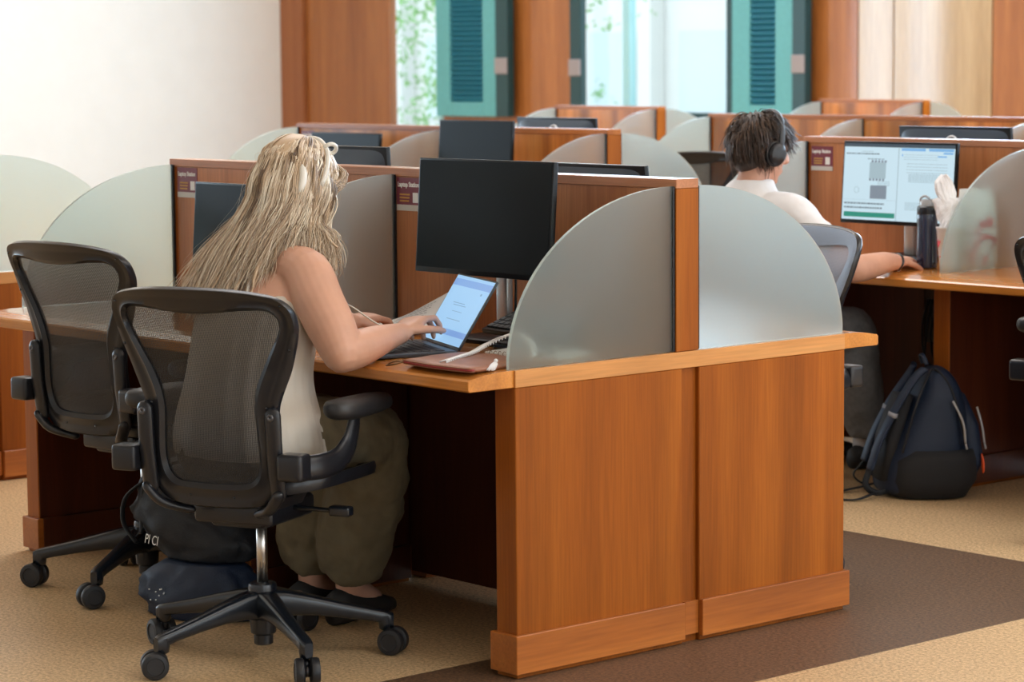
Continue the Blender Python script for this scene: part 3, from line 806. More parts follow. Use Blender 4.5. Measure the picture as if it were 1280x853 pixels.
def hairmat(name, c0, c1, c2, rough=.42):
    m, nt, out = newmat(name); N = nt.nodes.new; L = nt.links.new
    at = N('ShaderNodeAttribute'); at.attribute_name = 'tone'
    r = N('ShaderNodeValToRGB'); e = r.color_ramp.elements; e[0].color = c0; e[1].color = c2; k = e.new(.45); k.color = c1
    L(at.outputs['Fac'], r.inputs['Fac'])
    b = N('ShaderNodeBsdfPrincipled'); b.inputs['Roughness'].default_value = rough; b.inputs['Specular IOR Level'].default_value = .7
    L(r.outputs['Color'], b.inputs['Base Color']); L(b.outputs[0], out.inputs['Surface']); return m
M['blonde'] = hairmat('blonde_hair', (.15, .09, .05, 1), (.62, .44, .28, 1), (.95, .84, .67, 1))
M['brownhair'] = hairmat('brown_hair', (.016, .009, .006, 1), (.055, .030, .018, 1), (.16, .088, .05, 1), .45)

def strands(paths, name, mat, parent, r0=.0016, sides=3):
    """paths: list of (points, tone, radius)"""
    verts, faces, tones = [], [], []
    for pts, tone, rad in paths:
        n = len(pts); base = len(verts)
        for i, p in enumerate(pts):
            d = (pts[min(i+1, n-1)]-pts[max(i-1, 0)]).normalized()
            u = d.cross(V((.3, .5, .81))).normalized(); w = d.cross(u)
            t = i/(n-1); rr = rad*(1-.75*t**2)*min(1, .25+t*6)
            for k in range(sides):
                a = 2*math.pi*k/sides
                verts.append(p+u*(math.cos(a)*rr)+w*(math.sin(a)*rr)); tones.append(min(1, max(0, tone+.16*(t-.4))))
        for i in range(n-1):
            for k in range(sides):
                a = base+i*sides+k; b_ = base+i*sides+(k+1) % sides
                faces.append((a, b_, b_+sides, a+sides))
    me = bpy.data.meshes.new(name); me.from_pydata([tuple(v) for v in verts], [], faces)
    at = me.attributes.new('tone', 'FLOAT', 'POINT'); at.data.foreach_set('value', tones)
    me.materials.append(mat)
    for p in me.polygons: p.use_smooth = True
    o = bpy.data.objects.new(name, me); COL.objects.link(o); o.parent = parent; return o

def finger(bm, base, d, n, lens, curls, rad):
    """chain of phalanges; d forward, n the palm-down normal, curls in degrees"""
    pts = [V(base)]; dd = V(d).normalized(); ax = dd.cross(V(n)).normalized()
    for l, c in zip(lens, curls):
        dd = Matrix.Rotation(R(c), 3, ax) @ dd
        pts.append(pts[-1]+dd*l)
    out = [pts[0]]
    for i in range(1, len(pts)):
        out.append((pts[i-1]+pts[i])/2); out.append(pts[i])
    rr = [rad*1.05, rad, rad*1.04, rad*.93, rad*.96, rad*.86, rad*.74][:len(out)]
    tube(bm, out, rr, 12, round_ends=True)
    return pts

def hand(bm, wrist, d, n, side, curls, rw=.027, sc=1.0, spread=1.0):
    """side=+1: thumb on the d x n side is to the person's left (right hand)"""
    d = V(d).normalized(); n = (V(n)-d*V(n).dot(d)).normalized(); s = d.cross(n).normalized()*side   # s: towards the little finger
    w = V(wrist)
    secs = [(w-d*.02, s*rw, n*rw*.78, .9), (w+d*.012*sc, s*.029*sc, n*.018*sc, .8), (w+d*.045*sc, s*.037*sc, n*.0165*sc, .75), (w+d*.078*sc+s*.001, s*.040*sc, n*.0135*sc, .75), (w+d*.092*sc, s*.036*sc, n*.010*sc, .8)]
    loft(bm, secs, 20)
    L0 = [(.043, .026, .021), (.047, .030, .022), (.044, .028, .021), (.034, .021, .019)]
    for k in range(4):
        off = (-.029+.0193*k)*sc
        bse = w+d*(.083+(0, .004, .002, -.006)[k])*sc+s*off-n*.001
        fd = (d+s*(-.10+.07*k)*spread).normalized()
        finger(bm, bse, fd, n, [l*sc for l in L0[k]], curls[k], (.0088, .009, .0086, .0077)[k]*sc)
    tb = w+d*.022*sc-s*.026*sc+n*.004
    td = (d*.72-s*.62+n*.28).normalized()
    finger(bm, tb, td, (n*.3+s).normalized(), [.040*sc, .030*sc, .024*sc], (4, 14, 12), .0105*sc)

def wrinkled(o, strength, size, name):
    tx = bpy.data.textures.new(name, 'CLOUDS'); tx.noise_scale = size; tx.noise_depth = 2
    m = o.modifiers.new('folds', 'DISPLACE'); m.texture = tx; m.strength = strength; m.mid_level = .5; m.texture_coords = 'LOCAL'
    return o

def shift(bm, loc):
    for v in bm.verts: v.co -= V(loc)
    return bm

def basis(deg):
    f_ = V((math.cos(R(deg)), math.sin(R(deg)), 0)); return f_, V((f_.y, -f_.x, 0))

def head_geo(bm, c, face, pitch, sc=1.0, nose=.022):
    """c: centre; builds skull, jaw, nose, brow, lips, ears"""
    f0, r0_ = basis(face); u0_ = V((0, 0, 1))
    f_ = (f0*math.cos(R(pitch))-u0_*math.sin(R(pitch))); u_ = r0_.cross(f_)
    P = lambda r, f, u: V(c)+(r0_*r+f_*f+u_*u)*sc
    M3 = Matrix((r0_, f_, u_)).transposed()
    ball(bm, P(0, -.008, .025), .074*sc, .094*sc, .092*sc, M3, 24)
    loft(bm, [(P(0, .018, .03), r0_*.066*sc, f_*.075*sc), (P(0, .022, -.02), r0_*.062*sc, f_*.072*sc), (P(0, .028, -.055), r0_*.052*sc, f_*.062*sc), (P(0, .036, -.085), r0_*.036*sc, f_*.048*sc), (P(0, .046, -.104), r0_*.020*sc, f_*.028*sc)], 20)
    loft(bm, [(P(0, .088, .022), r0_*.007*sc, f_*.010*sc), (P(0, .100, -.002), r0_*.010*sc, f_*(.006+nose*.5)*sc), (P(0, .104, -.020), r0_*.015*sc, f_*(.005+nose*.6)*sc), (P(0, .098, -.030), r0_*.012*sc, f_*.010*sc)], 14)
    ball(bm, P(0, .088, -.052), .022*sc, .012*sc, .006*sc, M3, 12); ball(bm, P(0, .086, -.062), .019*sc, .012*sc, .007*sc, M3, 12)
    ball(bm, P(0, .082, .040), .048*sc, .014*sc, .010*sc, M3, 14)
    ball(bm, P(0, .074, -.092), .018*sc, .016*sc, .014*sc, M3, 12)
    for s in (-1, 1):
        tube(bm, [P(s*.073, -.004, .018), P(s*.081, -.016, .020), P(s*.083, -.020, .002), P(s*.077, -.008, -.022), P(s*.071, .002, -.024)], [.007*sc, .009*sc, .010*sc, .007*sc, .004*sc], 10, round_ends=True)
        ball(bm, P(s*.030, .077, .020), .015*sc, .010*sc, .010*sc, M3, 12)
    return P, M3

# ---- blonde woman, seen from behind on the right
WL = V((-.65, -.30, .45))
Fw, Rw = basis(97)
def wsec(c, rx, ry, pw=.85): return (V(c), Rw*rx, Fw*ry, pw)
TORSO = [((-.615, -.325, .47), .155, .12), ((-.62, -.325, .52), .185, .14), ((-.63, -.32, .60), .168, .128), ((-.645, -.305, .69), .142, .110), ((-.665, -.275, .79), .150, .112), ((-.69, -.235, .88), .162, .112), ((-.705, -.205, .945), .160, .088), ((-.715, -.185, .985), .110, .068), ((-.72, -.172, 1.01), .068, .058)]
b = B()
loft(b, [wsec(*s) for s in TORSO], 28)
tube(b, [(-.72, -.175, .99), (-.728, -.135, 1.05), (-.73, -.10, 1.11)], [.054, .050, .052], 18, round_ends=True)
HC = V((-.738, -.088, 1.155))
hp, hm = head_geo(b, HC, 101, 22, .98)
SR, SL = V((-.553, -.195, .948)), V((-.872, -.225, .948))
tube(b, spline([(-.62, -.20, .955), SR, (-.49, -.205, .885), (-.425, -.21, .815), (-.392, -.212, .768)], 4), [.054, .059, .062, .063, .0635, .0635, .063, .0625, .062, .0615, .061, .060, .058, .056, .054, .052, .049], 20, round_ends=True)
tube(b, spline([(-.392, -.212, .768), (-.398, -.165, .772), (-.422, -.09, .782), (-.446, -.02, .789), (-.462, .025, .792)], 4), [.047, .048, .0485, .048, .047, .046, .0445, .043, .041, .039, .0365, .034, .032, .030, .0285, .0275, .0265], 20, round_ends=True)
tube(b, spline([(-.80, -.22, .955), SL, (-.925, -.17, .88), (-.955, -.10, .80), (-.955, -.05, .775)], 4), [.052]*5+[.052-.0006*k for k in range(12)], 18, round_ends=True)
tube(b, spline([(-.955, -.05, .775), (-.91, .01, .779), (-.85, .07, .785), (-.795, .125, .789)], 4), [.045, .0455, .045, .044, .043, .041, .039, .037, .035, .033, .031, .0285, .0265], 18, round_ends=True)
hand(b, (-.462, .028, .792), (-.42, .86, .30), (.10, .12, -1), 1, [(20, 46, 32), (24, 50, 34), (28, 50, 34), (34, 46, 30)], .027, 1.0, 1.5)
hand(b, (-.797, .128, .789), (-.25, .96, .08), (-.08, .05, -1), 1, [(20, 40, 28), (22, 42, 30), (24, 42, 30), (26, 40, 30)], .026, .98, 1.4)
for kn, an in (((-.655, .075, .49), (-.775, .09, .10)), ((-.85, .06, .49), (-.925, .08, .10))):
    tube(b, [kn, an], [.055, .036], 14, round_ends=True)
    tube(b, [an, V(an)+V((-.03, .10, -.055))], [.036, .03], 12, round_ends=True)
body = obj('person', shift(b, WL), M['skin'], None, True, loc=WL)
remeshed(body, .0032, 12, .5)
tag(body, 'blonde woman in a cream sleeveless top and olive trousers typing on the laptop', 'person')

# cream top
b = B(); secs = []
TT = [((-.615, -.325, .515), .192, .150), ((-.62, -.325, .55), .194, .150), ((-.63, -.32, .61), .182, .142), ((-.645, -.305, .69), .162, .128), ((-.665, -.275, .78), .162, .124), ((-.688, -.24, .855), .168, .122), ((-.697, -.225, .895), .163, .112), ((-.70, -.22, .905), .140, .09)]
n_ = 96
rings = []
sp_c = spline([t[0] for t in TT], 6); rx_ = [p.x for p in spline([(t[1], t[2], 0) for t in TT], 6)]; ry_ = [p.y for p in spline([(t[1], t[2], 0) for t in TT], 6)]
for c, rx, ry in zip(sp_c, rx_, ry_):
    ring = []
    for k in range(n_):
        a = 2*math.pi*k/n_
        w_ = 1.02+.05*noise.noise(V((math.cos(a)*5, math.sin(a)*5, c.z*2.5)))+.045*noise.noise(V((math.cos(a)*11, math.sin(a)*11, c.z*3+3)))*(1 if c.z < .86 else .3)
        ring.append(b.verts.new(c+(Rw*math.copysign(abs(math.cos(a))**.85, math.cos(a))*rx+Fw*math.copysign(abs(math.sin(a))**.85, math.sin(a))*ry)*w_))
    rings.append(ring)
for r0_, r1_ in zip(rings, rings[1:]):
    for k in range(n_): b.faces.new([r0_[k], r0_[(k+1) % n_], r1_[(k+1) % n_], r1_[k]])
for sx in (-.06, .06):
    pts = [V((-.70, -.225, .89))+Rw*sx-Fw*.105, V((-.71, -.205, .95))+Rw*sx*1.0-Fw*.088, V((-.715, -.185, .995))+Rw*sx*.95, V((-.71, -.185, .96))+Rw*sx+Fw*.085, V((-.70, -.215, .89))+Rw*sx+Fw*.112]
    tube(b, spline(pts, 6), .010, 8, .35, up=Rw)
obj('tank_top', shift(b, WL), M['cream'], body, True)
# trousers
b = B()
loft(b, [wsec((-.615, -.325, .462), .16, .125), wsec((-.62, -.325, .50), .196, .152), wsec((-.625, -.322, .565), .190, .148)], 28)
for hx, kn, an in (((-.545, -.30, .535), (-.650, .070, .505), (-.775, .092, .135)), ((-.70, -.31, .535), (-.845, .055, .505), (-.925, .082, .135))):
    kn, an = V(kn), V(an)
    tube(b, spline([hx, V(hx).lerp(kn, .5)+V((0, 0, .012)), kn], 4), [.100, .100, .100, .100, .100, .100, .100, .098, .096], 22, round_ends=True)
    q = spline([kn, kn.lerp(an, .35)+V((.01, .01, 0)), kn.lerp(an, .7), an], 4)
    tube(b, q, [.096, .098, .100, .102, .103, .103, .102, .101, .099, .096, .091, .085, .078], 24)
tr = obj('trousers', shift(b, WL), M['olive'], body, True); remeshed(tr, .008, 4, .5); wrinkled(tr, .028, .07, 'trouser_folds')
for ax_, ay in ((-.785, .10), (-.935, .09)):
    b = B(); d = V((-.25, .97, 0)); s_ = V((.97, .25, 0)); c = V((ax_, ay, 0))
    loft(b, [(c-d*.075+V((0, 0, .045)), s_*.026, V((0, 0, .042)), .8), (c-d*.03+V((0, 0, .05)), s_*.036, V((0, 0, .049)), .8), (c+d*.05+V((0, 0, .04)), s_*.038, V((0, 0, .038)), .8), (c+d*.12+V((0, 0, .028)), s_*.042, V((0, 0, .027)), .8), (c+d*.17+V((0, 0, .02)), s_*.026, V((0, 0, .018)), .8)], 20)
    obj('shoe', shift(b, WL), M['shoe'], body, True)

# hair
rnd = random.Random(11)
ends = [(-.628, -.060, .99), (-.600, -.12, .970), (-.615, -.255, .945), (-.66, -.325, .905), (-.73, -.355, .88), (-.79, -.365, .880), (-.845, -.345, .89), (-.870, -.27, .92), (-.865, -.15, .96)]
endc = spline(ends, 10)
paths = []
hf, hr = basis(101)
def H(r, f, u): return hp(r, f, u)
def mkstrand(az, el, tone, rad, wav, seed, inner=0.0):
    # az: -1 (right temple) .. 0 (back) .. 1 (left temple)
    a = az*R(125); e = el
    # outward direction in head frame
    dr, df = -math.sin(a), -math.cos(a)
    cr = math.cos(e); R_ = 1.04-inner
    root = H(dr*.078*cr*R_, df*.098*cr*R_+.0, .028+.098*math.sin(e)*R_)
    arc = []
    if e > .25:
        for fr in (.72, .45, .2):
            e2 = e*fr; c2 = math.cos(e2); R2 = R_*(1.06+.05*(1-fr))
            arc.append(H(dr*.078*c2*R2, df*.098*c2*R2, .028+.098*math.sin(e2)*R2))
    side = H(dr*.098*(1-inner), df*.118*(1-inner), -.015)
    low = H(dr*.100*(1-inner), df*.115*(1-inner)-.005, -.085)
    t = (az+1)/2
    k = t*(len(endc)-1); i = min(int(k), len(endc)-2); E = endc[i].lerp(endc[i+1], k-i)
    E = E+V((rnd.gauss(0, .018), rnd.gauss(0, .014), rnd.uniform(-.05, .035)))
    mid = low.lerp(E, .5)+(V((E.x, E.y, 0))-V((HC.x, HC.y, 0))).normalized()*(.012-inner*.08)
    top = H(dr*.055*cr, df*.065*cr, .132*(1-inner*.5)) if e > .9 else None
    ctrl = [root]+arc+[side, low, mid, E]
    pts = spline(ctrl, 4)
    out = []
    n = len(pts)
    for j, p in enumerate(pts):
        s = j/(n-1); am = wav*s
        ph = seed
        out.append(p+V((noise.noise(V((ph*3.1, s*4.0, 0)))*am, noise.noise(V((ph*3.1, s*4.0, 7)))*am, noise.noise(V((ph*3.1, s*3.5, 13)))*am*.3)))
    paths.append((out, tone, rad))
for k in range(170):   # inner locks that fill the volume
    mkstrand(rnd.uniform(-1, 1), rnd.uniform(-.1, 1.45), rnd.uniform(.20, .45), .011, .02, k*.37, inner=.12)
for k in range(430):   # clumps of strands sharing a wave
    az = rnd.uniform(-1, 1); el = math.asin(-.1+1.098*rnd.random()**.6); tone = rnd.gauss(.50, .30); seed = rnd.uniform(0, 60)
    for q_ in range(9):
        mkstrand(max(-1, min(1, az+rnd.gauss(0, .022))), min(1.5, max(-.1, el+rnd.gauss(0, .03))), tone+rnd.gauss(0, .09), rnd.uniform(.0010, .0018), .034, seed+rnd.gauss(0, .04))
# front puff before the band, swept back over the right temple
for k in range(420):
    u = rnd.uniform(-1, 1); s0 = rnd.uniform(.055, .10)
    root = H(u*.055, s0*.85-.02, .085+rnd.uniform(-.01, .03)*(1-abs(u))); sd = 1 if u > -.2 else -1
    m1 = H(sd*(.072+rnd.uniform(0, .012)), .078+rnd.uniform(-.01, .016), .050+rnd.uniform(-.02, .02))
    m2 = H(sd*(.084+rnd.uniform(0, .010)), .045+rnd.uniform(-.012, .012), .012+rnd.uniform(-.018, .015)); e_ = H(sd*(.082+rnd.uniform(0, .01)), .005, -.025+rnd.uniform(-.03, .02))
    paths.append((spline([root, m1, m2, e_], 5), rnd.gauss(.30, .18), rnd.uniform(.0010, .0018)))
for k in range(60):    # fly-away hairs
    az = rnd.uniform(-1, 1); mkstrand(az, rnd.uniform(0, 1.4), rnd.uniform(.5, .9), .00035, .09, rnd.uniform(0, 90))
hair = strands([([p-WL for p in pts], t, r) for pts, t, r in paths], 'hair', M['blonde'], body)
cap = B(); ball(cap, H(0, -.012, .028), .081, .102, .102, hm, 24); o_ = obj('scalp_hair', shift(cap, WL), M['blonde'], body, True)
a_ = o_.data.attributes.new('tone', 'FLOAT', 'POINT'); a_.data.foreach_set('value', [.42]*len(o_.data.vertices))
# band
b = B()
pts = [H(math.cos(t)*.098, -.008+.022*math.sin(t), .015+.120*math.sin(t)) for t in [R(-8+k*7) for k in range(29)]]
tube(b, pts, .0075, 10, 1.0)
kx = [H(math.cos(R(50))*.104+.010*math.cos(a), .022+.019*math.sin(a), .110+.012*math.cos(a)) for a in [k*math.pi/8 for k in range(16)]]
tube(b, kx, .0055, 8, closed=True)
obj('headband', shift(b, WL), M['ivory'], body, True)
b = B(); tube(b, spline([H(.078, -.074, .030), H(.086, -.070, .005), H(.090, -.070, -.025), H(.086, -.070, -.045)], 5), [.004, .007, .009, .0105, .011, .011, .011, .011, .011, .011, .0105, .010, .009, .007, .005, .003], 10, .8, round_ends=True)
obj('hair_clip', shift(b, WL), M['ivory'], body, True)

# ---- young man in white
ML = V((-1.62, 2.50, .45))
Fm, Rm = basis(84)
b = B()
MT = [((-1.615, 2.455, .47), .15, .12), ((-1.615, 2.455, .53), .17, .13), ((-1.61, 2.46, .65), .155, .115), ((-1.605, 2.455, .78), .172, .118), ((-1.60, 2.45, .88), .185, .122), ((-1.597, 2.45, .95), .178, .095), ((-1.593, 2.452, .99), .105, .070), ((-1.59, 2.46, 1.02), .066, .060)]
loft(b, [(V(c), Rm*a, Fm*c2, .85) for c, a, c2 in MT], 26)
tube(b, [(-1.592, 2.455, 1.0), (-1.588, 2.475, 1.06), (-1.585, 2.49, 1.11)], [.058, .055, .056], 18, round_ends=True)
MHC = V((-1.582, 2.500, 1.153))
mp_, mm_ = head_geo(b, MHC, 74, 12, 1.0, .024)
tube(b, spline([(-1.46, 2.45, .955), (-1.385, 2.447, .945), (-1.30, 2.46, .87), (-1.215, 2.50, .79), (-1.175, 2.53, .765)], 4), [.055]*5+[.053-.0006*k for k in range(12)], 18, round_ends=True)
tube(b, spline([(-1.175, 2.53, .765), (-1.172, 2.60, .772), (-1.190, 2.70, .778), (-1.220, 2.79, .772)], 4), [.044, .045, .0455, .045, .044, .042, .040, .038, .036, .033, .031, .029, .028], 18, round_ends=True)
hand(b, (-1.222, 2.80, .772), (-.50, .87, .0), (0, .05, -1), 1, [(14, 22, 18)]*4, .028, 1.05)
tube(b, spline([(-1.74, 2.45, .955), (-1.81, 2.45, .945), (-1.86, 2.50, .86), (-1.88, 2.57, .79), (-1.87, 2.62, .775)], 4), [.055]*5+[.053-.0006*k for k in range(12)], 16, round_ends=True)
tube(b, spline([(-1.87, 2.62, .775), (-1.84, 2.72, .775), (-1.78, 2.83, .772)], 4), [.043, .043, .042, .040, .037, .034, .031, .029, .028], 16, round_ends=True)
hand(b, (-1.777, 2.84, .772), (.30, .95, .0), (0, .05, -1), 1, [(14, 22, 18)]*4, .028, 1.05)
for kn, an in (((-1.545, 2.93, .50), (-1.555, 3.03, .10)), ((-1.77, 2.92, .50), (-1.78, 3.0, .10))):
    tube(b, [kn, an], [.055, .04], 14, round_ends=True)
man = obj('person', shift(b, ML), M['skin2'], None, True, loc=ML)
remeshed(man, .006, 4, .5)
tag(man, 'young man in a white t-shirt and black headphones, seen from behind at the lit monitor', 'person')
b = B()
loft(b, [(V(c), Rm*(a+.016), Fm*(c2+.018), .85) for c, a, c2 in MT[:-1]], 26)
loft(b, [(V((-1.594, 2.452, .965)), Rm*.175, Fm*.10, .9), (V((-1.592, 2.455, 1.0)), Rm*.128, Fm*.088, .9), (V((-1.590, 2.460, 1.030)), Rm*.092, Fm*.076, .95), (V((-1.588, 2.470, 1.056)), Rm*.072, Fm*.068, .95)], 22)
for s in (1, -1):
    sp = [(-1.47, 2.45, .950), (-1.385, 2.447, .945), (-1.31, 2.458, .88), (-1.245, 2.485, .82)] if s > 0 else [(-1.73, 2.45, .950), (-1.81, 2.45, .945), (-1.855, 2.49, .87), (-1.875, 2.54, .81)]
    tube(b, spline(sp, 5), [.068, .068, .068, .068, .068, .068, .069, .069, .070, .070, .070, .071, .071, .072, .072, .072], 20, round_ends=False)
ts = obj('t_shirt', shift(b, ML), M['tee'], man, True); remeshed(ts, .007, 4, .5); wrinkled(ts, .014, .09, 'shirt_folds')
b = B()
loft(b, [(V((-1.615, 2.455, .465)), Rm*.155, Fm*.125, .85), (V((-1.615, 2.455, .52)), Rm*.185, Fm*.145, .85), (V((-1.612, 2.457, .57)), Rm*.175, Fm*.135, .85)], 24)
for hx, kn, an in (((-1.53, 2.47, .54), (-1.545, 2.93, .505), (-1.550, 3.02, .125)), ((-1.70, 2.47, .54), (-1.77, 2.92, .505), (-1.78, 3.0, .125))):
    kn, an = V(kn), V(an)
    tube(b, [hx, V(hx).lerp(kn, .5), kn], [.095, .09, .085], 20, round_ends=True)
    tube(b, [kn, kn.lerp(an, .4), kn.lerp(an, .75), an], [.086, .088, .080, .066], 20)
tr = obj('sweatpants', shift(b, ML), M['grey'], man, True); remeshed(tr, .009, 4, .5); wrinkled(tr, .022, .07, 'sweatpant_folds')
for ax_ in (-1.555, -1.785):
    b = B(); d = V((-.02, 1, 0)); s_ = V((1, .02, 0)); c = V((ax_, 3.035, 0))
    loft(b, [(c-d*.085+V((0, 0, .04)), s_*.028, V((0, 0, .036)), .8), (c-d*.04+V((0, 0, .046)), s_*.040, V((0, 0, .045)), .8), (c+d*.06+V((0, 0, .04)), s_*.043, V((0, 0, .038)), .8), (c+d*.14+V((0, 0, .03)), s_*.047, V((0, 0, .027)), .8), (c+d*.19+V((0, 0, .02)), s_*.028, V((0, 0, .018)), .8)], 20)
    obj('shoe', shift(b, ML), M['shoe'], man, True)
    b = B(); tube(b, [c+V((0, -.01, .065)), c+V((0, -.012, .13))], .047, 16); obj('sock', shift(b, ML), M['sock'], man, True)
b = B(); tube(b, [(-1.217+math.cos(a)*.0305, 2.785+math.sin(a)*.010, .772+math.sin(a)*.026) for a in [k*math.pi/10 for k in range(20)]], .005, 8, closed=True); obj('wristband', shift(b, ML), M['black'], man, True)
# his hair
paths = []; rnd = random.Random(5)
for k in range(300):
    az = rnd.uniform(-math.pi, math.pi); u = rnd.uniform(-.35, .98); e = math.asin(u)
    front = math.cos(az)
    if front > .35 and u < .35: continue
    tone = rnd.gauss(.42, .2)
    for q_ in range(7):
        a2 = az+rnd.gauss(0, .05); e2 = e+rnd.gauss(0, .05); c_ = math.cos(e2)
        n0 = V((math.sin(a2)*c_, math.cos(a2)*c_, math.sin(e2)))
        root = mp_(n0.x*.074, -.008+n0.y*.094, .026+n0.z*.092)
        out_ = (root-mp_(0, -.008, .02)).normalized()
        ln = .048+.018*rnd.random()
        down = V((0, 0, -1)); sw = (mp_(.2, .1, 0)-mp_(0, 0, 0)).normalized()*(.5 if front > 0 else .0)
        back = (mp_(0, -1, 0)-mp_(0, 0, 0))*(-.0)
        crown = mp_(-.01, -.045, .115)
        tan = (root-crown); tan = tan-out_*tan.dot(out_); tan = tan.normalized() if tan.length > .004 else V((0, -1, 0))
        jit = V((rnd.gauss(0, .16), rnd.gauss(0, .16), rnd.gauss(0, .13)))
        fr_ = front > .25
        p1 = root+out_*(.014+.006*rnd.random())+(tan+jit*.8)*ln*.42
        p2 = p1+(tan*.8+V((0, 0, -.75 if not fr_ else -.20))+out_*(-.45 if u < .3 else -.12)+(sw*.5 if fr_ else V((0, 0, 0)))+jit*1.3)*ln*.55
        paths.append((spline([root, p1, p2], 4), tone+rnd.gauss(0, .1), rnd.uniform(.0014, .0026)))
strands([([p-ML for p in pts], t, r) for pts, t, r in paths], 'hair', M['brownhair'], man)
cap = B(); ball(cap, mp_(0, -.014, .034), .083, .100, .096, mm_, 24); ball(cap, mp_(0, -.045, -.012), .072, .062, .075, mm_, 20)
o_ = obj('scalp_hair', shift(cap, ML), M['brownhair'], man, True); a_ = o_.data.attributes.new('tone', 'FLOAT', 'POINT'); a_.data.foreach_set('value', [.2]*len(o_.data.vertices))
# headphones: worn, but a thing of their own
hpz = mp_(0, 0, 0)
t = thing('headphones', hpz, 0, 'black over-ear headphones on the young man\'s head', 'headphones')
b = B(); pts = [mp_(math.cos(a)*.110, .016, .000+.143*math.sin(a)) for a in [R(4+k*172/24) for k in range(25)]]
tube(b, pts, [.010+.004*math.sin(math.pi*k/24) for k in range(25)], 12, .42, up=(mp_(0, 0, 1)-mp_(0, 0, 0)))
obj('headphone_band', shift(b, hpz), M['padblack'], t, True)
for s in (-1, 1):
    ax = (mp_(s, 0, 0)-mp_(0, 0, 0)).normalized(); a1 = (mp_(0, 1, 0)-mp_(0, 0, 0)).normalized(); a2 = (mp_(0, 0, 1)-mp_(0, 0, 0)).normalized()
    c = mp_(s*.083, .006, -.008); b = B()
    loft(b, [(c, a1*.030, a2*.038), (c+ax*.004, a1*.037, a2*.044), (c+ax*.016, a1*.037, a2*.044), (c+ax*.019, a1*.031, a2*.038)], 28)
    cp = obj('ear_pad', shift(b, hpz), M['rubber'], t, True, angle=40)
    b = B(); loft(b, [(c+ax*.0185, a1*.033, a2*.039), (c+ax*.030, a1*.032, a2*.038), (c+ax*.036, a1*.026, a2*.031), (c+ax*.037, a1*.010, a2*.012)], 28)
    obj('ear_cup', shift(b, hpz), M['black2'], t, True, angle=40)
# ---------------------------------------------------------------- things on and under the desks
M['paper'] = plain('white_paper', (.80, .80, .80, 1), .7)
M['print'] = plain('grey_print', (.30, .30, .33, 1), .7)
M['alu'] = plain('dark_aluminium', (.05, .055, .065, 1), .35, metal=.5)
M['keycap'] = plain('black_keycap', (.018, .019, .022, 1), .5)
M['leather'] = plain('brown_leather', (.30, .125, .07, 1), .42, noise_amt=.15, nscale=14, bump=.2, bscale=120)
M['redlining'] = plain('red_lining', (.25, .02, .02, 1), .6)
M['brass'] = plain('dark_brass', (.20, .12, .06, 1), .35, metal=.9)
M['bottle'] = plain('navy_bottle', (.006, .018, .055, 1), .18, spec=.7, coat=.4)
M['clearlid'] = plain('clear_grey_lid', (.42, .43, .45, 1), .15, spec=.8)
M['cup'] = plain('white_cup_card', (.80, .78, .76, 1), .5)
M['redprint'] = plain('red_print', (.72, .03, .03, 1), .5)
M['bag'] = plain('white_bag_paper', (.82, .83, .82, 1), .75, bump=.25, bscale=60)
M['napkin'] = plain('white_napkin', (.88, .87, .88, 1), .9)
M['navy'] = plain('navy_nylon', (.006, .016, .042, 1), .6, sheen=.0, bump=.25, bscale=300)
M['nylon'] = plain('black_nylon', (.004, .0055, .009, 1), .65, sheen=.0, bump=.25, bscale=260)
M['charcoal'] = plain('charcoal_mesh_pocket', (.012, .012, .014, 1), .8, bump=.3, bscale=500)
M['zip'] = plain('silver_zip', (.45, .45, .46, 1), .4, metal=.3)
M['orange'] = plain('orange_tag', (.85, .10, .02, 1), .5)
M['laplit'] = plain('laptop_page_lit', (.02, .02, .02, 1), .35, emit=srgb(150, 196, 236), estr=.98)
M['laplit2'] = plain('laptop_toolbar_lit', (.02, .02, .02, 1), .35, emit=srgb(116, 160, 220), estr=.95)
M['laplit3'] = plain('laptop_text_lit', (.02, .02, .02, 1), .35, emit=srgb(112, 158, 200), estr=.9)

# laptop
t = thing('laptop', (-.476, .161, HT+.0008), R(-21.4), 'open laptop with a bright blue-white page, under the hands of the blonde woman', 'laptop')
b = B(); box(b, -.150, .150, -.212, .0, 0, .0115, .003, 2); obj('laptop_base', b, M['alu'], t, True, angle=30)
for r_ in range(5):
    b = B()
    for c_ in range(13):
        x = -.137+c_*.0211
        if r_ == 4 and 3 <= c_ <= 7:
            if c_ == 3: box(b, x, x+.103, -.030-.0195*r_-.0165, -.030-.0195*r_, .0112, .0130)
            continue
        box(b, x, x+.0185, -.030-.0195*r_-.0165, -.030-.0195*r_, .0112, .0130)
    tag(obj('key_row', b, M['keycap'], t), kind=None)
b = B(); box(b, -.05, .05, -.200, -.140, .0112, .0119); obj('touchpad', b, M['bezel'], t)
lid = B(); q = B(); box(q, -.150, .150, -.003, .003, 0, .198, .0022, 2)
LM = Matrix.Translation((0, .002, .010)) @ Matrix.Rotation(R(-32), 4, 'X'); merge(lid, q, LM); ld = obj('laptop_lid', lid, M['alu'], t, True, angle=30)
def lidrect(name, mat, rects, d):
    b = B()
    for x0, x1, z0, z1 in rects:
        q = B(); box(q, x0, x1, -.0032-d, -.0031-d, z0, z1); merge(b, q, LM)
    return obj(name, b, mat, ld)
lidrect('screen', M['laplit'], [(-.145, .145, .008, .193)], 0)
lidrect('toolbar', M['laplit2'], [(-.145, .145, .165, .184)], .0002)
lidrect('status_bar', M['laplit2'], [(-.145, .145, .030, .046)], .0002)
lidrect('page_text', M['laplit3'], [(-.07, .02, .118, .120), (-.06, .035, .112, .114), (-.055, .05, .072, .074), (.09, .10, .15, .156), (-.045, .03, .095, .0965)], .0002)

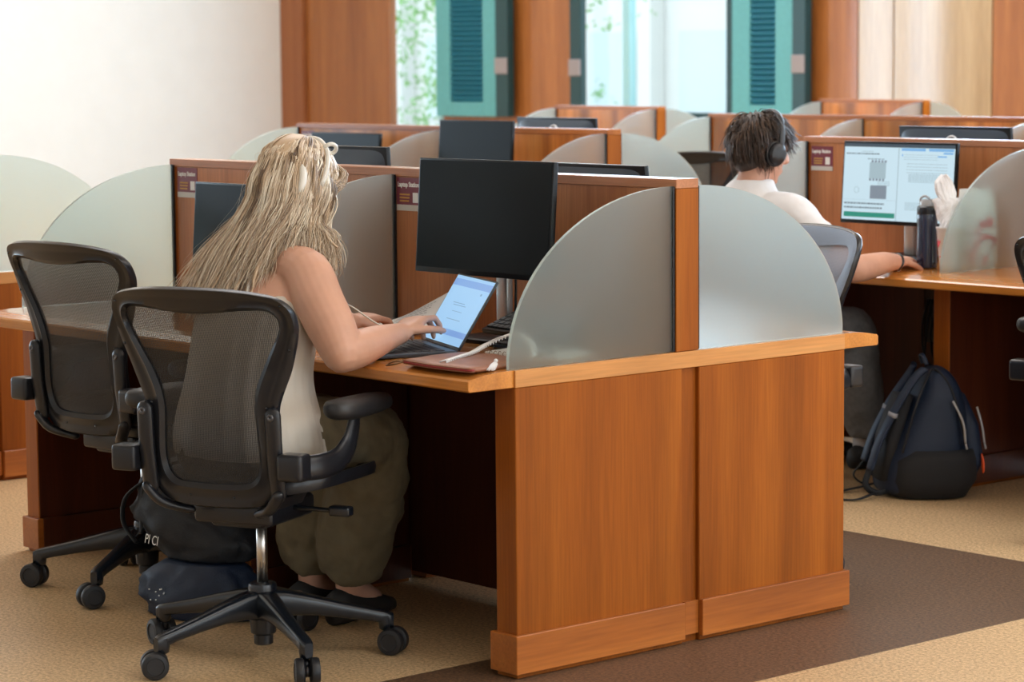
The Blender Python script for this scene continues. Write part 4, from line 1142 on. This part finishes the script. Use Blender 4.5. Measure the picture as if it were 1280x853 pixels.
# open notebook whose right page curls up behind the laptop
t = thing('open_notebook', (-.975, .31, HT+.0008), R(6), 'white open notebook with a raised printed page, between the hands and the laptop', 'notebook')
b = B(); box(b, -.115, .0, -.10, .12, 0, .010, .002, 1); obj('left_pages', b, M['paper'], t, True, angle=30)
def pg(u, v):  # leaf lifting towards its far right corner
    a = u/.21
    return V((.005+.235*a-.015*a*v, -.02+v*.155, .011+v**1.2*(.012+.098*a)))
b = B(); n1_, n2_ = 12, 10
gr = [[b.verts.new(pg(.21*i/n1_, j/n2_)) for j in range(n2_+1)] for i in range(n1_+1)]
for i in range(n1_):
    for j in range(n2_): b.faces.new([gr[i][j], gr[i+1][j], gr[i+1][j+1], gr[i][j+1]])
o_ = obj('raised_page', b, M['paper'], t, True); m_ = o_.modifiers.new('thick', 'SOLIDIFY'); m_.thickness = .0012
b = B(); rnd = random.Random(2)
for k in range(9):
    v = .25+k*.075; u = .06
    while u < .155-rnd.random()*.02:
        l = rnd.uniform(.006, .016)
        ps = [pg(u, v), pg(u+l, v), pg(u+l, v+.022), pg(u, v+.022)]
        b.faces.new([b.verts.new(p+V((0, -.0018, .0012))) for p in ps]); u += l+.004
tag(obj('printed_text', b, M['print'], o_), kind='stuff')

# spiral notebook
t = thing('spiral_notebook', (-.175, .20, HT+.0008), R(10), 'white spiral-bound notebook edge behind the brown pouch', 'notebook')
b = B(); box(b, -.13, .10, -.02, .12, 0, .009, .002, 1); obj('pages', b, M['paper'], t, True, angle=30)
b = B()
for k in range(16):
    c = V((-.122+k*.0145, -.020, .005)); tube(b, [c+V((0, math.cos(a)*.006, math.sin(a)*.0055+.0015)) for a in [j*math.pi/5 for j in range(10)]], .0009, 5, closed=True)
tag(obj('wire_binding', b, M['brass'], t), kind='stuff')

# brown pouch
t = thing('leather_pouch', (-.19, -.02, HT+.0005), 0, 'flat brown leather zip pouch at the desk corner', 'pouch')
PO = [(-.095, -.085), (.0, -.098), (.13, -.094), (.158, -.078), (.150, .0), (.10, .115), (.03, .135), (-.085, .115), (-.120, .085), (-.112, .0)]
b = B(); oc = spline([V((x, y, 0)) for x, y in PO+[PO[0]]], 5)[:-1]
lay = []
for sc, z in ((.96, 0.0), (1.0, .0035), (1.0, .0085), (.97, .0120), (.85, .0155), (.55, .0175), (.2, .0180)):
    lay.append([b.verts.new((p.x*sc+.01*(1-sc), p.y*sc, z+(.0035*noise.noise(V((p.x*sc*14, p.y*sc*14, 2))) if z > .011 else 0))) for p in oc])
for r0_, r1_ in zip(lay, lay[1:]):
    for k in range(len(oc)): b.faces.new([r0_[k], r0_[(k+1) % len(oc)], r1_[(k+1) % len(oc)], r1_[k]])
b.faces.new(list(reversed(lay[0]))); b.faces.new(lay[-1])
pch = obj('pouch_body', b, M['leather'], t, True)
b = B(); zp = [p for p in oc if p.y < -.075]; zp.sort(key=lambda p: p.x)
tube(b, [V((p.x, p.y-.0015, .006)) for p in zp], .0028, 8, .9); obj('zipper', b, M['redlining'], t, True)
b = B(); tube(b, [V((p.x, p.y-.001, .0098)) for p in zp], .0017, 6); tube(b, [V((p.x, p.y-.001, .0028)) for p in zp], .0017, 6); obj('zipper_tape', b, M['leather'], t, True)
b = B(); tube(b, spline([(-.100, -.085, .008), (-.118, -.098, .006), (-.134, -.106, -.002), (-.128, -.112, -.003), (-.108, -.102, .001), (-.098, -.088, .006)], 4), .0022, 8); obj('pull_loop', b, M['brass'], t, True)

# white fringed strap
t = thing('fringed_strap', (-.13, .02, HT+.0195), 0, 'white fringed braided strap lying across the brown pouch', 'strap')
sp_ = spline([(-.015, -.11, .001), (-.055, -.03, .003), (-.085, .04, .006), (-.10, .10, .020), (-.03, .115, .045), (.05, .10, .03), (.085, .075, .002)], 8)
b = B(); tube(b, sp_, .0052, 8, .45); obj('braid', b, M['napkin'], t, True)
b = B()
for i, p in enumerate(sp_[:30:1]):
    for s in (-1, 1): tube(b, [p, p+V((s*.007, -.004, -.001)), p+V((s*.013, -.010, -.004))], .0016, 4)
tag(obj('fringe', b, M['napkin'], t, True), kind='stuff')
t = thing('tassel', (-.055, -.02, HT+.0015), 0, 'small white tassel beside the pouch at the foot of the divider', 'tassel')
b = B(); rnd = random.Random(8)
for k in range(26):
    a = rnd.uniform(-.5, .5); tube(b, [(0, .005, .018), (.012+rnd.random()*.008, -.01+a*.02, .014), (.024+rnd.random()*.01, -.030+a*.03, .001+rnd.random()*.004)], .0010, 4)
tag(obj('threads', b, M['napkin'], t, True), kind='stuff')
b = B(); ball(b, (0, .007, .019), .005); obj('knot', b, M['napkin'], t, True)

# keyboard stacked on a dark docking slab
def keyboard(loc, rz, tilt, label, w=.40, d=.125, rows=5, cols=15):
    t = thing('keyboard', loc, R(rz), label, 'keyboard')
    T_ = Matrix.Rotation(R(tilt), 4, 'X')
    b = B(); q = B(); box(q, -w/2, w/2, -d/2, d/2, 0, .014, .003, 2); merge(b, q, T_); obj('keyboard_case', b, M['bezel'], t, True, angle=30)
    for r_ in range(rows):
        b = B()
        for c_ in range(cols):
            q = B(); x = -w/2+.012+c_*(w-.024)/cols; y = d/2-.012-r_*(d-.02)/rows
            box(q, x, x+(w-.024)/cols-.003, y-(d-.02)/rows+.003, y, .013, .019, .0012, 1); merge(b, q, T_)
        obj('key_row', b, M['keycap'], t)
    return t
t = thing('docking_slab', (-.355, .33, HT+.0008), R(-8), 'flat black tablet-like slab under the propped keyboard', 'docking station')
b = B(); box(b, -.025, .20, -.07, .055, 0, .018, .004, 2); obj('slab_body', b, M['black'], t, True, angle=30)
b = B(); box(b, -.018, .19, -.0715, -.0702, .006, .0125); obj('blue_edge_strip', b, M['monback'], t)
keyboard((-.328, .352, HT+.050), -6, 20, 'black keyboard propped up behind the laptop, below the big monitor', w=.30, d=.12, cols=12)
b = B(); box(b, -.14, .14, .02, .05, -.0285, -.006, .003, 1)
obj('rear_support', b, M['bezel'], [o for o in bpy.data.objects if o.name.startswith('keyboard') and o.parent is None][-1], True)

# earphone cord from under her hair down to the laptop
b = B(); tube(b, spline([(-.655, -.10, 1.00), (-.645, -.115, .93), (-.600, -.06, .872), (-.558, -.05, .857), (-.515, -.045, .838), (-.480, -.03, .818), (-.480, .0, .812), (-.50, .04, .80), (-.56, .085, .775), (-.615, .105, .7575)], 8), .0020, 8)
tag(obj('earphone_cord', b, M['ivory'], None, True), 'thin white earphone cord hanging from the woman to the laptop', 'cord')

# desk of the young man: keyboard, mouse, bottle, cup, napkins, bag
keyboard((-1.56, 2.98, HT+.0008), 0, 3, 'black keyboard at the foot of the lit monitor', w=.42)
t = thing('mouse', (-1.325, 2.985, HT+.0008), R(10), 'black computer mouse under the hand of the young man', 'mouse')
b = B(); loft(b, [(V((0, -.052, .008)), V((.016, 0, 0)), V((0, 0, .007)), .8), (V((0, -.035, .014)), V((.030, 0, 0)), V((0, 0, .0135)), .8), (V((0, 0, .017)), V((.031, 0, 0)), V((0, 0, .0165)), .8), (V((0, .035, .013)), V((.029, 0, 0)), V((0, 0, .0125)), .8), (V((0, .052, .008)), V((.018, 0, 0)), V((0, 0, .007)), .8)], 20); obj('mouse_shell', b, M['black'], t, True)
b = B(); lathe(b, [(.004, -.004), (.007, -.003), (.007, .003), (.004, .004)], (0, .028, .025), 12, 'x'); obj('scroll_wheel', b, M['monback'], t, True)

t = thing('water_bottle', (-1.232, 2.965, HT+.0008), 0, 'dark navy water bottle with clear flip lid in front of the lit screen', 'bottle')
b = B(); lathe(b, [(.030, 0), (.036, .003), (.0375, .02), (.0355, .08), (.0345, .12), (.0355, .17), (.0360, .185), (.033, .19)], n=28); obj('bottle_body', b, M['bottle'], t, True, angle=50)
b = B(); lathe(b, [(.034, .186), (.0355, .19), (.0345, .212), (.030, .216)], n=28); obj('lid_collar', b, M['black'], t, True, angle=40)
b = B(); lathe(b, [(.026, .214), (.027, .225), (.020, .238), (.008, .240)], n=20); box(b, .0, .028, -.008, .008, .218, .240, .004, 2); obj('flip_lid', b, M['clearlid'], t, True, angle=50)
b = B(); tube(b, spline([(-.018, -.01, .222), (-.02, -.012, .240), (.0, -.014, .250), (.018, -.01, .242)], 5), .004, 8); obj('carry_loop', b, M['clearlid'], t, True)

t = thing('paper_cup', (-1.112, 2.938, HT+.0008), 0, 'white paper cup with red print, stuffed with napkins, beside the navy bottle', 'cup')
b = B(); lathe(b, [(.030, .0), (.031, .002), (.043, .142), (.0455, .144), (.0455, .149), (.0425, .149), (.040, .142), (.030, .01), (.002, .008)], n=32); obj('cup_wall', b, M['cup'], t, True, angle=60)
def on_cup(th, z, du, dv):
    r = .031+(.043-.031)*z/.142+.0007; a = th+du/r
    return V((math.cos(a)*r, math.sin(a)*r, z+dv))
b = B(); pts = [(0, -.020), (-.010, -.008), (-.0145, .004), (-.012, .014), (-.004, .017), (0, .012), (.004, .017), (.012, .014), (.0145, .004), (.010, -.008)]
th0 = R(-118)
cv = b.verts.new(on_cup(th0, .098, 0, 0)); vs = [b.verts.new(on_cup(th0, .098, x, y)) for x, y in pts]
for k in range(len(vs)): b.faces.new([cv, vs[k], vs[(k+1) % len(vs)]])
obj('red_heart', b, M['redprint'], t)
b = B()
for x_, z_, w_, h_ in ((0, .045, .008, .006), (.024, .088, .034, .0022)):
    vs = [b.verts.new(on_cup(th0+.1, z_, x, y)) for x, y in ((x_, 0), (x_+w_, 0), (x_+w_, h_), (x_, h_))]; b.faces.new(vs)
obj('red_mark', b, M['redprint'], t)

def crumple(name, secs, mat, parent, seed, amp, n=40):
    b = B(); rings = []
    sp_c = spline([s[0] for s in secs], 5); ra = spline([(s[1], s[2], s[3] if len(s) > 3 else 0) for s in secs], 5)
    for i, (c, r) in enumerate(zip(sp_c, ra)):
        ring = []
        for k in range(n):
            a = 2*math.pi*k/n; d = V((math.cos(a)*r.x, math.sin(a)*r.y, 0))
            rot = Matrix.Rotation(r.z, 3, 'Z')
            w_ = 1+amp*noise.noise(V((math.cos(a)*2.2+seed, math.sin(a)*2.2, c.z*22)))+amp*.6*noise.noise(V((math.cos(a)*6, math.sin(a)*6+seed, c.z*50)))
            ring.append(b.verts.new(V(c)+(rot @ d)*w_+V((0, 0, amp*.02*noise.noise(V((a*3, c.z*30, seed)))))))
        rings.append(ring)
    for r0_, r1_ in zip(rings, rings[1:]):
        for k in range(n): b.faces.new([r0_[k], r0_[(k+1) % n], r1_[(k+1) % n], r1_[k]])
    b.faces.new(list(reversed(rings[0]))); b.faces.new(rings[-1])
    return obj(name, b, mat, parent, False)
t = thing('napkins', (-1.112, 2.938, HT+.012), 0, 'crumpled white napkins sticking up out of the paper cup', 'napkins')
crumple('napkin', [((0, 0, .0), .020, .020), ((0, 0, .08), .030, .030), ((0, 0, .14), .033, .030), ((-.006, 0, .19), .044, .020, .4), ((-.012, 0, .225), .050, .012, .5), ((-.01, 0, .236), .030, .006, .5)], M['napkin'], t, 1.0, .30)
crumple('napkin', [((.012, .005, .14), .018, .014), ((.004, .004, .20), .018, .012, .8), ((-.018, .004, .25), .030, .012, .9), ((-.028, .004, .29), .030, .012, .9), ((-.026, .004, .315), .012, .006)], M['napkin'], t, 5.0, .28)
def bag_():
    t = thing('paper_bag', (-1.138, 3.110, HT+.0008), R(58), 'white takeaway paper bag with a red printed emblem, behind the frosted divider', 'bag')
    body_ = crumple('bag_body', [((0, 0, 0), .064, .040), ((0, 0, .08), .069, .045), ((0, 0, .16), .069, .041), ((0, 0, .22), .064, .026), ((-.004, 0, .255), .057, .012), ((-.006, 0, .272), .052, .007)], M['bag'], t, 3.0, .05, 64)
    def onb(x, z):
        x = x*.95+.008; q = max(0, 1-(x/.069)**2)**.5; ry = .045 if z < .16 else .045-(z-.16)*.30
        return V((x, -ry*q*1.05-.0035, z))
    # emblem: a big open ring with three comb drops above and a round head with eye and beak mark
    def stroke(pts, r):
        b = B(); P = [onb(x, z) for x, z in spl2(pts)]
        m_ = len(P)
        for i in range(m_-1):
            pass
        tube(b, P, r if isinstance(r, (int, float)) else [r[0]+(r[1]-r[0])*math.sin(math.pi*i/(m_-1)) for i in range(m_)], 8, .12, up=(0, 1, 0)); return b
    def spl2(pts): return [(p.x, p.z) for p in spline([(x, 0, z) for x, z in pts], 6)]
    obj('emblem_ring', stroke([(-.040, .012), (-.038, .045), (-.022, .085), (.006, .108), (.036, .104), (.052, .085)], .0075), M['redprint'], body_, True)
    for pts in ([(-.026, .132), (-.018, .118)], [(-.006, .165), (.0, .135)], [(.026, .178), (.024, .140)]):
        obj('emblem_comb', stroke([pts[0], ((pts[0][0]+pts[1][0])/2, (pts[0][1]+pts[1][1])/2), pts[1]], (.004, .0115)), M['redprint'], body_, True)
    obj('emblem_eye', stroke([(.034, .062), (.038, .070), (.038, .078)], (.002, .004)), M['redprint'], body_, True)
    obj('emblem_mark', stroke([(.002, .010), (.008, .030), (.016, .045)], (.003, .007)), M['redprint'], body_, True)
bag_()

# power box and hanging cables under that desk
t = thing('power_box', (-1.47, OD[1]+MID-.0225, .43), 0, 'black power box with bundled cables under the desk, above the backpack', 'power box')
b = B(); box(b, -.085, .085, -.055, 0, 0, .20, .006, 2)
obj('box_body', b, M['black'], t, True, angle=30)
rnd = random.Random(4)
for k in range(7):
    x0 = -.06+k*.018; b = B()
    tube(b, spline([(x0, -.058, .16), (x0+rnd.uniform(-.01, .01), -.085, .05), (x0+.03, -.09-rnd.random()*.03, -.05-rnd.random()*.05), (.10+rnd.uniform(-.015, .015), -.08, -.10), (.16+rnd.uniform(-.01, .01), -.07, -.20), (.19, -.06, -.26)], 6), .0042, 7); obj('cable', b, M['rubber'], t, True)

# navy backpack leaning under the man's desk
def backpack():
    t = thing('backpack', (-1.07, 2.735, 0), R(48.6-90+4), 'navy blue backpack with silver zips and an orange tag on the floor at right', 'backpack')
    prof = [(0.004, -.02, .135, .125), (.03, -.01, .150, .150), (.10, .005, .155, .165), (.18, .020, .155, .155), (.27, .045, .145, .125), (.35, .060, .125, .090), (.41, .060, .095, .060), (.440, .055, .060, .035), (.448, .052, .02, .012)]
    b = B(); secs = [(V((0, y, z*.97)), V((w*.95, 0, 0)), V((0, d*.93, 0)), .72) for z, y, w, d in prof]
    loft(b, secs, 40); bd = obj('backpack_body', b, M['navy'], t, True); bd.modifiers.new('sub', 'SUBSURF').levels = 1
    # lower dark pocket on the side facing the room
    b = B(); loft(b, [(V((.020, .02, .005)), V((.135, 0, 0)), V((0, .130, 0)), .7), (V((.022, .03, .06)), V((.148, 0, 0)), V((0, .155, 0)), .7), (V((.022, .035, .13)), V((.148, 0, 0)), V((0, .150, 0)), .7), (V((.018, .045, .165)), V((.140, 0, 0)), V((0, .13, 0)), .7)], 36); obj('side_pocket', b, M['charcoal'], t, True)
    b = B(); loft(b, [(V((0, .145, .05)), V((.09, 0, 0)), V((0, .035, 0)), .7), (V((0, .165, .12)), V((.11, 0, 0)), V((0, .045, 0)), .7), (V((0, .155, .24)), V((.10, 0, 0)), V((0, .04, 0)), .7), (V((0, .12, .34)), V((.07, 0, 0)), V((0, .03, 0)), .7)], 30); fp = obj('front_pocket', b, M['navy'], t, True)
    for pts in ([(.135, .085, .33), (.155, .115, .26), (.152, .125, .19)], [(.070, .182, .30), (.084, .196, .24), (.080, .206, .18)]):
        b = B(); tube(b, spline(pts, 6), .0042, 8); z_ = obj('zip', b, M['zip'], t, True)
        b = B(); e = V(pts[-1]); tube(b, [e, e+V((.006, .004, -.02))], .0035, 8, .5); obj('zip_pull', b, M['zip'], z_, True)
    b = B(); p_ = [(.110, .19, .145), (.118, .195, .115), (.112, .195, .085), (.104, .194, .115)]; tube(b, spline(p_+[p_[0]], 4)[:-1], .0035, 6, closed=True); obj('orange_tag', b, M['orange'], t, True)
    b = B(); tube(b, spline([(.144, -.085, .16), (.140, -.045, .30), (.105, .0, .395), (.06, .04, .43), (.10, .085, .37), (.138, .11, .27), (.146, .13, .17)], 6), .0045, 8); obj('seam_piping', b, M['nylon'], t, True)
    b = B(); tube(b, spline([(-.03, .02, .44), (-.02, .01, .468), (.02, .01, .468), (.03, .02, .44)], 5), .008, 8, .6); obj('grab_handle', b, M['navy'], t, True)
    for s, bulge in ((-1, -.03), (1, -.01)):
        x = s*.075
        b = B(); path = spline([(x, .0, .43), (x*1.1, -.045-bulge, .40), (x*1.25, -.11-bulge, .30), (x*1.3, -.165-bulge, .19), (x*1.3, -.195-bulge, .10)], 6)
        tube(b, path, .034, 14, .32, up=(0, -.6, .8)); st = obj('shoulder_strap', b, M['navy'], t, True)
        b = B(); c = path[13]; tube(b, [c-V((0, 0, .008)), c+V((0, .004, .008))], .0365, 12, .40, up=(0, -.6, .8)); obj('grey_patch', b, M['print'], st, True)
        b = B(); tube(b, spline([path[-1], (x*1.35, -.20, .05), (x*1.2, -.16, .018), (x*1.1, -.11, .03)], 6), .011, 8, .3); obj('webbing', b, M['nylon'], t, True)
    for pts in ([(.10, -.17, .02), (.14, -.24, .006), (.10, -.31, .005), (.05, -.34, .004)], [(-.05, -.17, .02), (-.02, -.27, .006), (.06, -.36, .005), (.01, -.42, .004)]):
        b = B(); tube(b, spline(pts, 6), .011, 8, .22, up=(0, 0, 1)); obj('loose_strap', b, M['nylon'], t, True)
    b = B(); loft(b, [(V((0, -.125, .06)), V((.10, 0, 0)), V((0, .03, 0)), .6), (V((0, -.105, .20)), V((.11, 0, 0)), V((0, .03, 0)), .6), (V((0, -.055, .34)), V((.09, 0, 0)), V((0, .025, 0)), .6)], 26); obj('back_panel', b, M['charcoal'], t, True)
backpack()

# bags under the woman's chair
t = thing('gym_bag', (-1.13, -.13, 0), R(20), 'navy soft bag with tiny white dots on the floor, lower one under the black bag', 'bag')
o_ = crumple('bag_body', [((0, 0, .003), .17, .10), ((0, 0, .05), .185, .115), ((.0, 0, .11), .165, .10), ((.01, 0, .145), .12, .07)], M['navy'], t, 2.0, .12, 60)
for p in o_.data.polygons: p.use_smooth = True
b = B(); rnd = random.Random(9)
for k in range(10): ball(b, (-.10+rnd.random()*.06, -.108-rnd.random()*.006, .045+rnd.random()*.05), .0022, n=8)
tag(obj('white_dots', b, M['paper'], t, True), kind='stuff')
t = thing('tote_backpack', (-1.19, -.11, .15), R(20), 'black soft backpack with white lettering, leaning on top under the woman\'s chair', 'bag')
o_ = crumple('bag_body', [((.05, 0, .0), .13, .09), ((.03, .0, .05), .17, .10), ((-.02, 0, .11), .165, .095), ((-.075, 0, .165), .105, .07), ((-.105, .0, .205), .055, .045), ((-.11, 0, .225), .02, .02)], M['nylon'], t, 7.0, .10, 60)
for p in o_.data.polygons: p.use_smooth = True
b = B(); tube(b, spline([(-.13, -.04, .20), (-.19, -.05, .15), (-.20, -.05, .08), (-.15, -.06, .03)], 6), .011, 8, .4); obj('shoulder_strap', b, M['nylon'], t, True)
b = B(); tube(b, spline([(-.10, -.05, .215), (-.125, -.055, .19), (-.13, -.06, .13), (-.12, -.08, .06)], 6), .005, 8); obj('seam_piping', b, M['nylon'], t, True)
text('lettering', 'PI CI', .036, M['ink_white'], t, (-.085, -.112, .045), rot=(R(84), R(8), R(0)), sx=.62)

# ---------------------------------------------------------------- outside the windows
M['leaf'] = plain('spring_leaf', (.16, .36, .10, 1), .6)
M['bark'] = plain('bark', (.16, .11, .08, 1), .9)
M['facade'] = plain('pale_facade', (.62, .62, .60, 1), .8)
M['facade_glass'] = plain('pale_blue_glazing', (.50, .58, .60, 1), .3)
M['ground'] = plain('pale_paving', (.60, .59, .56, 1), .9)
b = B(); box(b, -70, 20, YB+.5, 75, -.6, -.5); o_ = struct('ground', b, M['ground'])
t = thing('tree', (-20.6, 17.2, -.5), 0, 'leafy tree outside the narrow left window', 'tree')
b = B(); tube(b, [(0, 0, 0), (.05, 0, 1.4), (-.05, .05, 2.6), (.1, 0, 4)], [.14, .11, .09, .05], 10); obj('trunk', b, M['bark'], t, True)
b = B(); rnd = random.Random(6)
for c in range(520):
    cc = V((rnd.gauss(0, .8), rnd.gauss(0, .7), rnd.uniform(1.1, 4.2)))
    for k in range(7):
        p = cc+V((rnd.gauss(0, .10), rnd.gauss(0, .10), rnd.gauss(0, .10))); u = V((rnd.gauss(0, 1), rnd.gauss(0, 1), rnd.gauss(0, 1))).normalized(); w_ = u.cross(V((rnd.gauss(0, 1), rnd.gauss(0, 1), 1))).normalized()
        s_ = rnd.uniform(.035, .06); b.faces.new([b.verts.new(p+u*s_), b.verts.new(p+w_*s_*.5), b.verts.new(p-u*s_), b.verts.new(p-w_*s_*.5)])
obj('foliage', b, M['leaf'], t)
t = thing('building', (-32, 36, -.5), 0, 'pale overexposed building outside the wide double window', 'building')
b = B(); box(b, -14, 12, 0, 6, 0, 9); obj('facade', b, M['facade'], t)
b = B()
for k in range(9): box(b, -13.3+k*2.9, -12.9+k*2.9, -.45, -.02, 0, 8.5)
obj('pilasters', b, M['facade'], t)
for k in range(8):
    for z in (.6, 3.6, 6.6):
        b = B(); box(b, -12.4+k*2.9, -10.9+k*2.9, -.06, .02, z, z+2.0); obj('window', b, M['facade_glass'], t)
